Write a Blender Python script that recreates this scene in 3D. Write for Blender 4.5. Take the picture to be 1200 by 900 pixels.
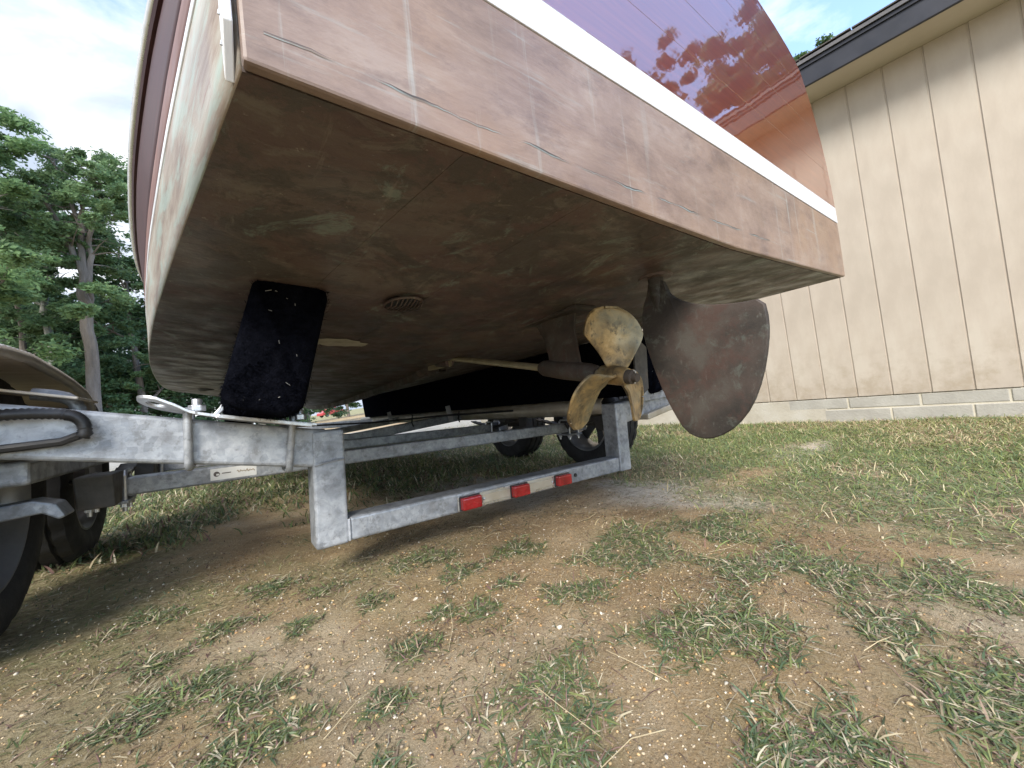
import bpy, math, random
import numpy as np
from mathutils import Vector, Matrix, Euler

for o in list(bpy.data.objects): bpy.data.objects.remove(o)
S = bpy.context.scene
COL = S.collection
R = math.radians

# ---------------------------------------------------------------- camera, sky, sun, exposure
GROUND_TILT = 5.6
cam_d = bpy.data.cameras.new('camera'); cam = bpy.data.objects.new('camera', cam_d); COL.objects.link(cam)
cam_d.sensor_width = 36; cam_d.lens = 13.5; cam_d.clip_start = .02; cam_d.clip_end = 2000
fw = Vector((.6018, .7986, 0)); rt = Vector((.7986, -.6018, 0)); up = Vector((0, 0, 1))
cx = (.988*rt - .156*up).normalized(); cz = -fw.normalized(); cy = cz.cross(cx)
m = Matrix((cx, cy, cz)).transposed().to_4x4(); m.translation = (-.841, -.33, .51)
cam.matrix_world = m
S.camera = cam
S.render.resolution_x = 1024; S.render.resolution_y = 768
S.view_settings.view_transform = 'Standard'; S.view_settings.look = 'None'
S.view_settings.gamma = 1; S.view_settings.use_curve_mapping = False
S.view_settings.exposure = 1.36
S.cycles.max_bounces = 6; S.cycles.diffuse_bounces = 3; S.cycles.glossy_bounces = 3; S.cycles.transmission_bounces = 3; S.cycles.transparent_max_bounces = 4

SUN_DIR = Vector((-.52, -.62, .64)).normalized()      # towards the sun
w = bpy.data.worlds.new('World'); S.world = w; w.use_nodes = True
nt = w.node_tree; nt.nodes.clear()
def wn(t, **k):
    n = nt.nodes.new(t)
    for a, b in k.items(): setattr(n, a, b)
    return n
sky = wn('ShaderNodeTexSky', sky_type='NISHITA'); sky.sun_disc = False
sky.sun_elevation = math.asin(SUN_DIR.z); sky.sun_rotation = math.atan2(SUN_DIR.x, SUN_DIR.y)
sky.air_density = 1.0; sky.dust_density = 1.2; sky.ozone_density = 1.6
tc = wn('ShaderNodeTexCoord'); mp = wn('ShaderNodeMapping'); mp.inputs['Scale'].default_value = (1, 1, 2.1)
mp.inputs['Location'].default_value = (.35, 1.2, .4)
n1 = wn('ShaderNodeTexNoise'); n1.inputs['Scale'].default_value = 1.9; n1.inputs['Detail'].default_value = 9; n1.inputs['Roughness'].default_value = .56
n1.inputs['Distortion'].default_value = .35
rp = wn('ShaderNodeValToRGB'); rp.color_ramp.elements[0].position = .38; rp.color_ramp.elements[0].color = (.06, .06, .06, 1); rp.color_ramp.elements[1].position = .55
mx = wn('ShaderNodeMix', data_type='RGBA')
n2 = wn('ShaderNodeTexNoise'); n2.inputs['Scale'].default_value = 2.6; n2.inputs['Detail'].default_value = 8; n2.inputs['Distortion'].default_value = .5
cr = wn('ShaderNodeValToRGB')
cr.color_ramp.elements[0].position = .42; cr.color_ramp.elements[0].color = (2.2, 2.55, 3.15, 1)
cr.color_ramp.elements[1].position = .60; cr.color_ramp.elements[1].color = (5.2, 5.3, 5.4, 1)
bg = wn('ShaderNodeBackground'); bg.inputs['Strength'].default_value = .125
out = wn('ShaderNodeOutputWorld')
L = nt.links.new
L(tc.outputs['Generated'], mp.inputs['Vector']); L(mp.outputs[0], n1.inputs['Vector']); L(mp.outputs[0], n2.inputs['Vector'])
vd = wn('ShaderNodeVectorMath', operation='DOT_PRODUCT'); vd.inputs[1].default_value = (-.21, .07, 0)
ad = wn('ShaderNodeMath', operation='ADD')
L(tc.outputs['Generated'], vd.inputs[0]); L(n1.outputs['Fac'], ad.inputs[0]); L(vd.outputs['Value'], ad.inputs[1])
L(ad.outputs[0], rp.inputs[0]); L(rp.outputs[0], mx.inputs[0]); gn = wn('ShaderNodeMix', data_type='RGBA', blend_type='MULTIPLY'); gn.inputs[0].default_value = 1; gn.inputs[7].default_value = (1.45, 1.55, 1.7, 1)
L(sky.outputs[0], gn.inputs[6]); L(gn.outputs[2], mx.inputs[6]); L(n2.outputs['Fac'], cr.inputs[0])
L(cr.outputs[0], mx.inputs[7]); L(mx.outputs[2], bg.inputs[0]); L(bg.outputs[0], out.inputs[0])

sd = bpy.data.lights.new('sun', 'SUN'); sd.energy = 1.9; sd.angle = R(20); sd.color = (1, .95, .87)
sun = bpy.data.objects.new('sun', sd); COL.objects.link(sun)
sun.rotation_euler = (-SUN_DIR).to_track_quat('-Z', 'Y').to_euler()
sun.location = SUN_DIR*30

# ---------------------------------------------------------------- materials
M = {}
def nodes(name):
    mt = bpy.data.materials.new(name); mt.use_nodes = True; M[name] = mt
    t = mt.node_tree; b = t.nodes['Principled BSDF']
    return mt, t, b
def setin(b, **k):
    for a, v in k.items(): b.inputs[a.replace('_', ' ')].default_value = v
class N:
    """small node builder"""
    def __init__(s, t): s.t = t; s.tc = t.nodes.new('ShaderNodeTexCoord')
    def coord(s, scale=(1,1,1), which='Object', rot=(0,0,0)):
        mp = s.t.nodes.new('ShaderNodeMapping'); mp.inputs['Scale'].default_value = scale; mp.inputs['Rotation'].default_value = rot
        s.t.links.new(s.tc.outputs[which], mp.inputs['Vector']); return mp.outputs[0]
    def noise(s, v, scale, detail=5, rough=.55, dist=0):
        n = s.t.nodes.new('ShaderNodeTexNoise'); n.inputs['Scale'].default_value = scale; n.inputs['Detail'].default_value = detail
        n.inputs['Roughness'].default_value = rough; n.inputs['Distortion'].default_value = dist
        s.t.links.new(v, n.inputs['Vector']); return n.outputs['Fac']
    def voro(s, v, scale, feature='F1'):
        n = s.t.nodes.new('ShaderNodeTexVoronoi'); n.inputs['Scale'].default_value = scale; n.feature = feature
        s.t.links.new(v, n.inputs['Vector']); return n
    def ramp(s, f, stops):
        n = s.t.nodes.new('ShaderNodeValToRGB'); e = n.color_ramp.elements
        while len(e) < len(stops): e.new(.5)
        for i, (p, c) in enumerate(stops):
            e[i].position = p
            if not isinstance(c, (tuple, list)): c = (c, c, c)
            e[i].color = (*c, 1)
        s.t.links.new(f, n.inputs[0]); return n.outputs[0]
    def mix(s, f, a, b, mode='MIX'):
        n = s.t.nodes.new('ShaderNodeMix'); n.data_type = 'RGBA'; n.blend_type = mode
        for i, v in ((0, f), (6, a), (7, b)):
            if isinstance(v, (int, float)): n.inputs[i].default_value = v
            elif isinstance(v, tuple): n.inputs[i].default_value = (*v, 1)
            else: s.t.links.new(v, n.inputs[i])
        return n.outputs[2]
    def attr(s, name):
        n = s.t.nodes.new('ShaderNodeAttribute'); n.attribute_name = name; return n.outputs['Color']
    def bump(s, h, b, strength=.3, dist=.01, prev=None):
        n = s.t.nodes.new('ShaderNodeBump'); n.inputs['Strength'].default_value = strength; n.inputs['Distance'].default_value = dist
        s.t.links.new(h, n.inputs['Height'])
        if prev is not None: s.t.links.new(prev, n.inputs['Normal'])
        if b is not None: s.t.links.new(n.outputs[0], b.inputs['Normal'])
        return n.outputs[0]
def simple(name, stops, scale=6, rough=(.4,.6), metal=0., bump=.2, bscale=40, bdist=.004, stretch=(1,1,1), coat=0, spec=.5, detail=6):
    mt, t, b = nodes(name); g = N(t); v = g.coord(stretch)
    f = g.noise(v, scale, detail, .6)
    t.links.new(g.ramp(f, stops), b.inputs['Base Color'])
    f2 = g.noise(v, scale*2.7, 5, .6)
    t.links.new(g.ramp(f2, [(.3, rough[0]), (.7, rough[1])]), b.inputs['Roughness'])
    b.inputs['Metallic'].default_value = metal
    b.inputs['Coat Weight'].default_value = coat; b.inputs['Specular IOR Level'].default_value = spec
    if bump: g.bump(g.noise(v, bscale, 6, .6), b, bump, bdist)
    return mt
# hull bottom paint: worn copper-brown antifouling with verdigris and scuffs
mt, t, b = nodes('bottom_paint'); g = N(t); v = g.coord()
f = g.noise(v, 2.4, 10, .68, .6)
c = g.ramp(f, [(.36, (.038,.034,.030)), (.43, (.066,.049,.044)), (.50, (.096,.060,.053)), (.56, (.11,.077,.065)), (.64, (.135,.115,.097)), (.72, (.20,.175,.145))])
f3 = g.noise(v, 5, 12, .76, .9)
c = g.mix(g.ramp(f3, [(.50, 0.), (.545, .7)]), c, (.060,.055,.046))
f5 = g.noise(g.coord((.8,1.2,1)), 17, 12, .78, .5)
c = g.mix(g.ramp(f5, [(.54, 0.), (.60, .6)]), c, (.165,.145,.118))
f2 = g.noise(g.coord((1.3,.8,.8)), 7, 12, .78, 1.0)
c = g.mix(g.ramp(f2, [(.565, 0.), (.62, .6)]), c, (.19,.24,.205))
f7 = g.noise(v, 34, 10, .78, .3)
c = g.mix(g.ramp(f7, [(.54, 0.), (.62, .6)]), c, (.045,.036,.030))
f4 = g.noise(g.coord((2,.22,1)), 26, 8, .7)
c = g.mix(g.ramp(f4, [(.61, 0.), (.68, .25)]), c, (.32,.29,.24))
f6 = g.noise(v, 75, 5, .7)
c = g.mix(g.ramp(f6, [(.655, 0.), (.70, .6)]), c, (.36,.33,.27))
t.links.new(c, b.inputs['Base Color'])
t.links.new(g.ramp(g.noise(v, 11, 6), [(.38,.36), (.62,.62)]), b.inputs['Roughness'])
p = g.bump(g.noise(g.coord((.6,3,6)), 30, 7, .6), None, .2, .004)
g.bump(g.noise(v, 130, 5, .65), b, .22, .003, p)
# transom band: same paint, stronger light put into the colour, brushed, with runs of verdigris
mt, t, b = nodes('lit_band_paint'); g = N(t); v = g.coord()
f = g.noise(g.coord((.8,.8,1.8)), 5, 12, .74, .4)
c = g.ramp(f, [(.36, (.165,.115,.092)), (.46, (.225,.16,.128)), (.54, (.265,.193,.156)), (.64, (.32,.25,.21))])
c = g.mix(g.ramp(g.noise(v, 2.0, 7, .6), [(.46, 0.), (.58, .65)]), c, (.285,.185,.12))
c = g.mix(g.ramp(g.noise(g.coord((1,1,2.2)), 11, 10, .72), [(.52, 0.), (.66, .6)]), c, (.15,.105,.088))
run = g.noise(g.coord((34,1,1.4)), 1.0, 8, .7)
run2 = g.noise(g.coord((2.6,1,.6)), 1.4, 4, .6)
fac = g.mix(1., g.ramp(run, [(.57, 0.), (.64, .4)]), g.ramp(run2, [(.44, 0.), (.54, 1.)]), 'MULTIPLY')
c = g.mix(fac, c, (.40,.44,.42))
c = g.mix(g.ramp(g.noise(g.coord((1,1,16)), 5, 9, .74), [(.57, 0.), (.67, .28)]), c, (.33,.42,.42))
c = g.mix(g.ramp(g.noise(g.coord((1.5,1,30)), 9, 6, .7), [(.62, 0.), (.70, .3)]), c, (.13,.095,.08))
t.links.new(c, b.inputs['Base Color'])
t.links.new(g.ramp(g.noise(v, 9, 6), [(.38,.36), (.62,.56)]), b.inputs['Roughness'])
p = g.bump(g.noise(g.coord((.7,1,9)), 26, 7, .65), None, .2, .003)
g.bump(g.noise(v, 120, 4), b, .15, .002, p)
# side of the hull below the boot stripe: sky glare put into the paint's colour, plus green patina
mt, t, b = nodes('side_glare_paint'); g = N(t); v = g.coord()
f = g.noise(g.coord((1,.8,3)), 5, 9, .65, .4)
c = g.ramp(f, [(.36, (.17,.115,.085)), (.47, (.26,.205,.16)), (.56, (.32,.29,.24)), (.66, (.36,.36,.32))])
c = g.mix(g.ramp(g.noise(g.coord((1,1.6,5)), 4, 9, .7, .8), [(.50, 0.), (.60, .6)]), c, (.28,.38,.34))
c = g.mix(g.ramp(g.noise(g.coord((1,2,9)), 6, 9, .7), [(.6, 0.), (.7, .7)]), c, (.20,.10,.07))
t.links.new(c, b.inputs['Base Color']); b.inputs['Roughness'].default_value = .4
g.bump(g.noise(g.coord((1,2,9)), 12, 6, .6), b, .3, .003)
# varnished mahogany
mt, t, b = nodes('varnished_mahogany'); g = N(t)
f = g.noise(g.coord((2.0, 2.0, 38)), 3, 8, .62, .3)
c = g.ramp(f, [(.30, (.15,.027,.008)), (.5, (.19,.037,.010)), (.70, (.235,.052,.014))])
t.links.new(c, b.inputs['Base Color']); setin(b, Roughness=.30, Coat_Weight=1.0, Coat_Roughness=.03, Coat_IOR=3.5)
bn = g.bump(g.noise(g.coord((1,1,1.6)), 5, 3, .5), None, .05, .02)
t.links.new(bn, b.inputs['Coat Normal'])
mt, t, b = nodes('dark_mahogany'); g = N(t)
f = g.noise(g.coord((30, 2, 30)), 2, 8, .62)
c = g.ramp(f, [(.25, (.030,.009,.011)), (.6, (.055,.016,.017)), (.8, (.085,.030,.027))])
t.links.new(c, b.inputs['Base Color']); setin(b, Roughness=.6, Specular_IOR_Level=.25, Coat_Weight=.08, Coat_Roughness=.25)
simple('faded_red_paint', [(.3, (.13,.055,.045)), (.7, (.20,.095,.075))], 5, (.45,.6))
simple('verdigris', [(.35, (.24,.20,.17)), (.6, (.30,.38,.38))], 30, (.6,.8))
simple('boot_white', [(.3, (.62,.63,.66)), (.7, (.72,.73,.76))], 5, (.25,.4), bump=.06)
simple('white_metal', [(.3, (.72,.73,.74)), (.7, (.84,.84,.85))], 8, (.25,.4), bump=.08)
# galvanised steel: mottled spangle
mt, t, b = nodes('galvanised'); g = N(t); v = g.coord()
vo = g.voro(v, 70)
sp = g.ramp(vo.outputs['Color'], [(.0, .0), (1., 1.)])
f = g.noise(v, 14, 9, .68, .3)
c = g.ramp(f, [(.36, (.185,.195,.21)), (.49, (.28,.30,.325)), (.62, (.40,.42,.445))])
c = g.mix(.12, c, sp)
c = g.mix(g.ramp(g.noise(v, 38, 8, .7), [(.54, 0.), (.64, .6)]), c, (.15,.15,.15))
c = g.mix(g.ramp(g.noise(v, 5, 5), [(.58, 0.), (.70, .35)]), c, (.36,.31,.23))
t.links.new(c, b.inputs['Base Color']); b.inputs['Metallic'].default_value = .35
t.links.new(g.ramp(g.noise(v, 25, 6), [(.3, .36), (.7, .62)]), b.inputs['Roughness'])
p = g.bump(g.noise(v, 60, 7, .65), None, .22, .003); g.bump(vo.outputs['Distance'], b, .08, .002, p)
simple('galv_tan', [(.3, (.42,.36,.27)), (.55, (.55,.50,.41)), (.8, (.62,.60,.54))], 9, (.3,.5), .45, .12, 60)  # tan on the right rail: sand's reflection put into the metal's colour
simple('aluminium', [(.3, (.62,.60,.56)), (.7, (.76,.75,.72))], 12, (.22,.4), .85, .08, 60)
simple('zinc_bolt', [(.3, (.50,.51,.53)), (.7, (.70,.71,.73))], 30, (.28,.45), .8, .1, 90)
simple('dark_steel', [(.3, (.055,.054,.052)), (.6, (.10,.095,.09)), (.8, (.16,.12,.08))], 14, (.5,.75), .3, .3, 80)
simple('rust_steel', [(.3, (.09,.06,.04)), (.6, (.14,.10,.075)), (.8, (.2,.13,.08))], 18, (.55,.8), .2, .4, 80)
# black carpet
mt, t, b = nodes('black_carpet'); g = N(t); v = g.coord()
c = g.ramp(g.noise(v, 60, 6, .7), [(.3, (.003,.0034,.0055)), (.7, (.010,.0108,.0165))])
c = g.mix(g.ramp(g.noise(v, 90, 3, .6), [(.74, 0.), (.78, .7)]), c, (.28,.27,.25))
t.links.new(c, b.inputs['Base Color']); setin(b, Roughness=1.0, Specular_IOR_Level=.0)
g.bump(g.noise(v, 220, 4, .7), b, .9, .012)
simple('tyre_rubber', [(.3, (.012,.012,.013)), (.6, (.024,.024,.025)), (.8, (.05,.046,.04))], 10, (.62,.85), 0, .25, 120)
simple('rim_paint', [(.3, (.20,.21,.23)), (.7, (.33,.34,.36))], 8, (.3,.45), .6, .08, 60)
simple('rim_dark', [(.3, (.035,.035,.037)), (.7, (.07,.07,.072))], 8, (.35,.5), .3, .1, 60)
mt, t, b = nodes('bronze'); g = N(t); v = g.coord()
c = g.ramp(g.noise(v, 16, 8, .65, .4), [(.36, (.15,.115,.07)), (.46, (.29,.215,.115)), (.55, (.45,.315,.145)), (.64, (.55,.41,.22))])
c = g.mix(g.ramp(g.noise(v, 45, 8, .75), [(.55, 0.), (.63, .8)]), c, (.10,.08,.055))
c = g.mix(g.ramp(g.noise(v, 9, 6, .6), [(.48, 0.), (.62, .6)]), c, (.30,.28,.20))
t.links.new(c, b.inputs['Base Color']); b.inputs['Metallic'].default_value = .62
t.links.new(g.ramp(g.noise(v, 20, 6), [(.3, .34), (.7, .58)]), b.inputs['Roughness']); g.bump(g.noise(v, 70, 6), b, .15, .002)
simple('pale_bronze', [(.3, (.42,.37,.24)), (.7, (.58,.53,.38))], 20, (.35,.5), .6, .1, 60)
mt, t, b = nodes('tarnished_bronze'); g = N(t); v = g.coord()
c = g.ramp(g.noise(v, 7, 8, .6, .3), [(.36, (.032,.028,.025)), (.47, (.050,.042,.036)), (.56, (.068,.052,.044)), (.66, (.088,.078,.066))])
c = g.mix(g.ramp(g.noise(v, 22, 12, .78, .5), [(.53, 0.), (.62, .5)]), c, (.12,.135,.115))
c = g.mix(g.ramp(g.noise(g.coord((1,1,.4)), 60, 8, .75), [(.60, 0.), (.70, .5)]), c, (.19,.20,.175))
c = g.mix(g.ramp(g.noise(v, 9, 10, .75), [(.52, 0.), (.60, .5)]), c, (.085,.045,.036))
t.links.new(c, b.inputs['Base Color']); setin(b, Metallic=.0)
b.inputs['Specular IOR Level'].default_value = .3
t.links.new(g.ramp(g.noise(v, 14, 6), [(.3, .55), (.7, .8)]), b.inputs['Roughness']); g.bump(g.noise(v, 60, 7, .7), b, .35, .003)
mt, t, b = nodes('red_lens'); g = N(t); v = g.coord()
vv = g.voro(v, 90)
t.links.new(g.ramp(g.noise(v, 30, 4), [(.3, (.24,.010,.012)), (.7, (.40,.02,.022))]), b.inputs['Base Color'])
setin(b, Roughness=.14, Coat_Weight=.6); g.bump(vv.outputs['Distance'], b, .35, .004)
simple('black_plastic', [(.3, (.012,.012,.013)), (.7, (.03,.03,.032))], 12, (.35,.55), 0, .1, 60)
simple('yellow_rope', [(.3, (.38,.27,.06)), (.7, (.58,.43,.12))], 40, (.6,.8), 0, .4, 160)
simple('sticker_white', [(.3, (.62,.62,.60)), (.7, (.74,.74,.71))], 10, (.35,.5), 0, .05, 60)
simple('sticker_ink', [(.3, (.06,.05,.05)), (.7, (.12,.10,.09))], 10, (.5,.6), 0, 0)
simple('sticker_scrawl', [(.3, (.30,.22,.12)), (.7, (.38,.28,.16))], 10, (.5,.6), 0, 0)
simple('pale_scuff', [(.3, (.30,.28,.21)), (.5, (.46,.44,.36)), (.8, (.55,.53,.45))], 22, (.5,.7), 0, .2, 80)
simple('fender_tan', [(.3, (.52,.44,.34)), (.55, (.62,.55,.45)), (.8, (.70,.64,.55))], 7, (.35,.55), .3, .12, 40, stretch=(1,6,1))  # aluminium, with the sand mirrored in its underside put into the colour
simple('treadplate', [(.3, (.50,.46,.40)), (.7, (.66,.63,.57))], 16, (.3,.45), .55, .2, 60)
# building
mt, t, b = nodes('siding_paint'); g = N(t); v = g.coord()
c = g.ramp(g.noise(g.coord((1,1,.35)), 5, 7, .6), [(.38, (.452,.387,.318)), (.5, (.497,.43,.356)), (.62, (.532,.47,.394))])
c = g.mix(g.ramp(g.noise(g.coord((1,9,.8)), 6, 8, .7), [(.56, 0.), (.68, .15)]), c, (.43,.37,.30))
sx = t.nodes.new('ShaderNodeSeparateXYZ'); t.links.new(g.tc.outputs['Object'], sx.inputs[0])
zr = g.ramp(sx.outputs['Z'], [(.0, 1.), (.5, 0.)])
wz = g.tc.outputs['Object']
nz = t.nodes.new('ShaderNodeNewGeometry')
npos = g.noise(nz.outputs['Position'], 7, 8, .7)
c = g.mix(g.mix(1., g.ramp(npos, [(.45, 0.), (.62, .75)]), zr, 'MULTIPLY'), c, (.36,.29,.21))
c = g.mix(g.ramp(g.noise(nz.outputs['Position'], 1.4, 8, .7), [(.42, 0.), (.62, .18)]), c, (.42,.37,.305))
t.links.new(c, b.inputs['Base Color']); b.inputs['Roughness'].default_value = .62
g.bump(g.noise(g.coord((20,60,2.2)), 3, 7, .65), b, .2, .003)
simple('soffit_paint', [(.3, (.52,.46,.37)), (.7, (.57,.51,.42))], 4, (.6,.7), 0, .1, 40)
simple('fascia_metal', [(.3, (.018,.020,.028)), (.7, (.032,.034,.046))], 5, (.35,.5), .0, .08, 30)
simple('drip_edge', [(.3, (.10,.10,.11)), (.7, (.16,.155,.16))], 12, (.6,.8), .0, .3, 60)
simple('shingle', [(.3, (.10,.092,.09)), (.6, (.16,.145,.14)), (.8, (.2,.19,.18))], 25, (.8,.95), .0, .5, 120)
simple('block_paint', [(.25, (.40,.36,.29)), (.5, (.50,.46,.385)), (.75, (.56,.53,.47))], 6, (.75,.9), .0, .5, 70, .006)
simple('block_grey', [(.25, (.33,.31,.275)), (.5, (.41,.39,.345)), (.75, (.48,.46,.41))], 6, (.75,.9), .0, .5, 70, .006)
simple('mortar', [(.3, (.55,.50,.40)), (.7, (.66,.61,.50))], 14, (.85,.95), .0, .5, 60)
simple('bark', [(.3, (.10,.085,.072)), (.55, (.175,.15,.13)), (.8, (.25,.22,.195))], 5, (.8,.95), 0, .8, 16, .05, stretch=(1,1,.25))
simple('bark_grey', [(.3, (.16,.165,.15)), (.55, (.26,.265,.24)), (.8, (.34,.34,.31))], 5, (.8,.95), 0, .8, 16, .05, stretch=(1,1,.25))
simple('gravel', [(.3, (.27,.25,.205)), (.55, (.36,.335,.285)), (.8, (.43,.40,.35))], 3, (.85,.95), 0, .5, 30, .02)
simple('car_white', [(.3, (.74,.75,.76)), (.7, (.80,.80,.81))], 3, (.2,.3), 0, 0, coat=.6)
simple('car_red', [(.3, (.38,.02,.03)), (.7, (.45,.03,.04))], 3, (.2,.3), 0, 0, coat=.6)
simple('car_glass', [(.3, (.02,.025,.03)), (.7, (.03,.035,.04))], 3, (.05,.1), 0, 0)
simple('tan_board', [(.3, (.38,.26,.14)), (.7, (.50,.36,.21))], 5, (.6,.8), 0, .2, 30)
def leaf_mat(name, stops, trans=.35):
    mt, t, b = nodes(name); g = N(t)
    c = g.attr('col')
    t.links.new(c, b.inputs['Base Color']); setin(b, Roughness=.55, Specular_IOR_Level=.3)
    tr = t.nodes.new('ShaderNodeBsdfTranslucent'); t.links.new(c, tr.inputs['Color'])
    ms = t.nodes.new('ShaderNodeMixShader'); ms.inputs[0].default_value = trans
    t.links.new(b.outputs[0], ms.inputs[1]); t.links.new(tr.outputs[0], ms.inputs[2])
    t.links.new(ms.outputs[0], t.nodes['Material Output'].inputs['Surface'])
leaf_mat('leaf', None, .45); leaf_mat('grass_blade', None, .30)
mt, t, b = nodes('pebble'); g = N(t); t.links.new(g.attr('col'), b.inputs['Base Color']); b.inputs['Roughness'].default_value = .7
g.bump(g.noise(g.coord(), 300, 4), b, .2, .001)
# ground: sand, litter by the 'veg' attribute
mt, t, b = nodes('ground_sand'); g = N(t); v = g.coord()
f = g.noise(v, 1.3, 10, .65, .3)
sand = g.ramp(f, [(.36, (.33,.205,.10)), (.46, (.46,.315,.165)), (.55, (.56,.405,.235)), (.66, (.66,.55,.39))])
sand = g.mix(g.ramp(g.noise(v, 4.2, 8, .65), [(.5, 0.), (.62, .5)]), sand, (.30,.195,.11))
sand = g.mix(g.ramp(g.noise(v, 160, 6, .75), [(.46, 0.), (.62, .6)]), sand, (.60,.48,.32))
sand = g.mix(g.ramp(g.noise(v, 230, 4, .7), [(.54, 0.), (.66, .6)]), sand, (.19,.12,.066))
pale = g.attr('pale'); 
sand = g.mix(pale, sand, g.ramp(g.noise(v, 30, 8, .7), [(.36, (.46,.41,.34)), (.64, (.66,.62,.54))]))
lit = g.ramp(g.noise(v, 60, 8, .72), [(.36, (.14,.115,.065)), (.47, (.27,.23,.13)), (.56, (.41,.35,.21)), (.66, (.54,.47,.31))])
grn = g.ramp(g.noise(v, 12, 8, .7), [(.35, 0.), (.65, .6)])
lit = g.mix(grn, lit, (.23,.26,.10))
c = g.mix(g.attr('veg'), sand, lit)
t.links.new(c, b.inputs['Base Color']); setin(b, Roughness=.92, Specular_IOR_Level=.2)
p = g.bump(g.noise(v, 22, 9, .7), None, .75, .03); g.bump(g.noise(v, 170, 6, .72), b, 1.0, .008, p)

# ---------------------------------------------------------------- helpers
def tag(o, label=None, cat=None, group=None, kind=None):
    if label: o['label'] = label
    if cat: o['category'] = cat
    if group: o['group'] = group
    if kind: o['kind'] = kind
    return o
def empty(name, loc=(0,0,0), rot=(0,0,0)):
    o = bpy.data.objects.new(name, None); COL.objects.link(o); o.location = loc; o.rotation_euler = rot
    o.empty_display_size = .1; return o
class MB:
    def __init__(s): s.v = []; s.f = []
    def add(s, vs, fs):
        n = len(s.v); s.v += [tuple(p) for p in vs]; s.f += [tuple(i+n for i in f) for f in fs]; return s
    def box(s, c, d, rot=None):
        x, y, z = d[0]/2, d[1]/2, d[2]/2
        vs = [Vector((a*x, b*y, e*z)) for a in (-1,1) for b in (-1,1) for e in (-1,1)]
        if rot is not None:
            q = Euler(rot).to_matrix(); vs = [q @ p for p in vs]
        c = Vector(c)
        return s.add([p+c for p in vs], [(0,1,3,2),(4,6,7,5),(0,4,5,1),(2,3,7,6),(0,2,6,4),(1,5,7,3)])
    def prism(s, poly, axis, a, b):
        """poly: 2D outline, extruded along axis 0/1/2 from a to b"""
        n = len(poly); vs = []
        for t_ in (a, b):
            for p, q in poly:
                vs.append({0:(t_,p,q), 1:(p,t_,q), 2:(p,q,t_)}[axis])
        fs = [tuple(range(n)), tuple(range(2*n-1, n-1, -1))] + [(i, i+n, (i+1)%n+n, (i+1)%n) for i in range(n)]
        return s.add(vs, fs)
    def tube(s, pts, r, n=10, closed=False, cap=True, flat=None):
        pts = [Vector(p) for p in pts]; k = len(pts); rs = r if isinstance(r, (list, tuple)) else [r]*k
        prev = None; vs = []
        for i, p in enumerate(pts):
            if closed: d = pts[(i+1)%k]-pts[i-1]
            else: d = pts[min(i+1,k-1)]-pts[max(i-1,0)]
            d.normalize()
            if prev is None:
                u = d.orthogonal().normalized()
                if abs(d.z) < .95: u = d.cross(Vector((0,0,1))).normalized()
            else: u = (prev - d*prev.dot(d)).normalized()
            prev = u; w_ = d.cross(u)
            for j in range(n):
                a = 2*math.pi*j/n
                vs.append(p + u*(math.cos(a)*rs[i]) + w_*(math.sin(a)*rs[i]*(flat or 1)))
        fs = []
        for i in range(k if closed else k-1):
            for j in range(n):
                a, b_ = i*n+j, i*n+(j+1)%n; c_, d_ = ((i+1)%k)*n+(j+1)%n, ((i+1)%k)*n+j
                fs.append((a, b_, c_, d_))
        if cap and not closed: fs += [tuple(range(n-1,-1,-1)), tuple(range((k-1)*n, k*n))]
        return s.add(vs, fs)
    def lathe(s, prof, c, axis=0, n=32, a0=0, a1=2*math.pi, closed=False):
        """prof: list of (along axis, radius)"""
        c = Vector(c); full = abs(a1-a0-2*math.pi) < 1e-6; vs = []; k = len(prof); na = n if full else n+1
        for i in range(na):
            a = a0+(a1-a0)*i/n; ca, sa = math.cos(a), math.sin(a)
            for h, r in prof:
                vs.append(c+Vector({0:(h, r*ca, r*sa), 1:(r*sa, h, r*ca), 2:(r*ca, r*sa, h)}[axis]))
        fs = []
        for i in range(n):
            i2 = (i+1) % na
            for j in range(k if closed else k-1):
                j2 = (j+1) % k
                fs.append((i*k+j, i2*k+j, i2*k+j2, i*k+j2))
        return s.add(vs, fs)
    def loft(s, secs, closed=False):
        k = len(secs[0]); vs = [p for q in secs for p in q]
        fs = [(i*k+j, i*k+(j+1)%k, (i+1)*k+(j+1)%k, (i+1)*k+j) for i in range(len(secs)-1) for j in range(k if closed else k-1)]
        return s.add(vs, fs)
    def build(s, name, mat, parent=None, smooth=False, bevel=0, solid=0, seg=2, off=-1):
        me = bpy.data.meshes.new(name); me.from_pydata([tuple(p) for p in s.v], [], s.f); me.update()
        import bmesh
        bm = bmesh.new(); bm.from_mesh(me); bmesh.ops.recalc_face_normals(bm, faces=bm.faces); bm.to_mesh(me); bm.free()
        me.materials.append(M[mat])
        o = bpy.data.objects.new(name, me); COL.objects.link(o)
        if parent: o.parent = parent
        if smooth:
            me.polygons.foreach_set('use_smooth', [True]*len(me.polygons))
            if smooth != 'all':
                me.set_sharp_from_angle(angle=R(smooth if smooth is not True else 40))
        if solid:
            md = o.modifiers.new('solid', 'SOLIDIFY'); md.thickness = solid; md.offset = off
        if bevel:
            md = o.modifiers.new('bevel', 'BEVEL'); md.width = bevel; md.segments = seg; md.limit_method = 'ANGLE'; md.angle_limit = R(35)
        return o
def copy_tree(o, parent=None):
    c = o.copy(); COL.objects.link(c); c.parent = parent
    for ch in list(o.children): copy_tree(ch, c)
    return c
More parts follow.
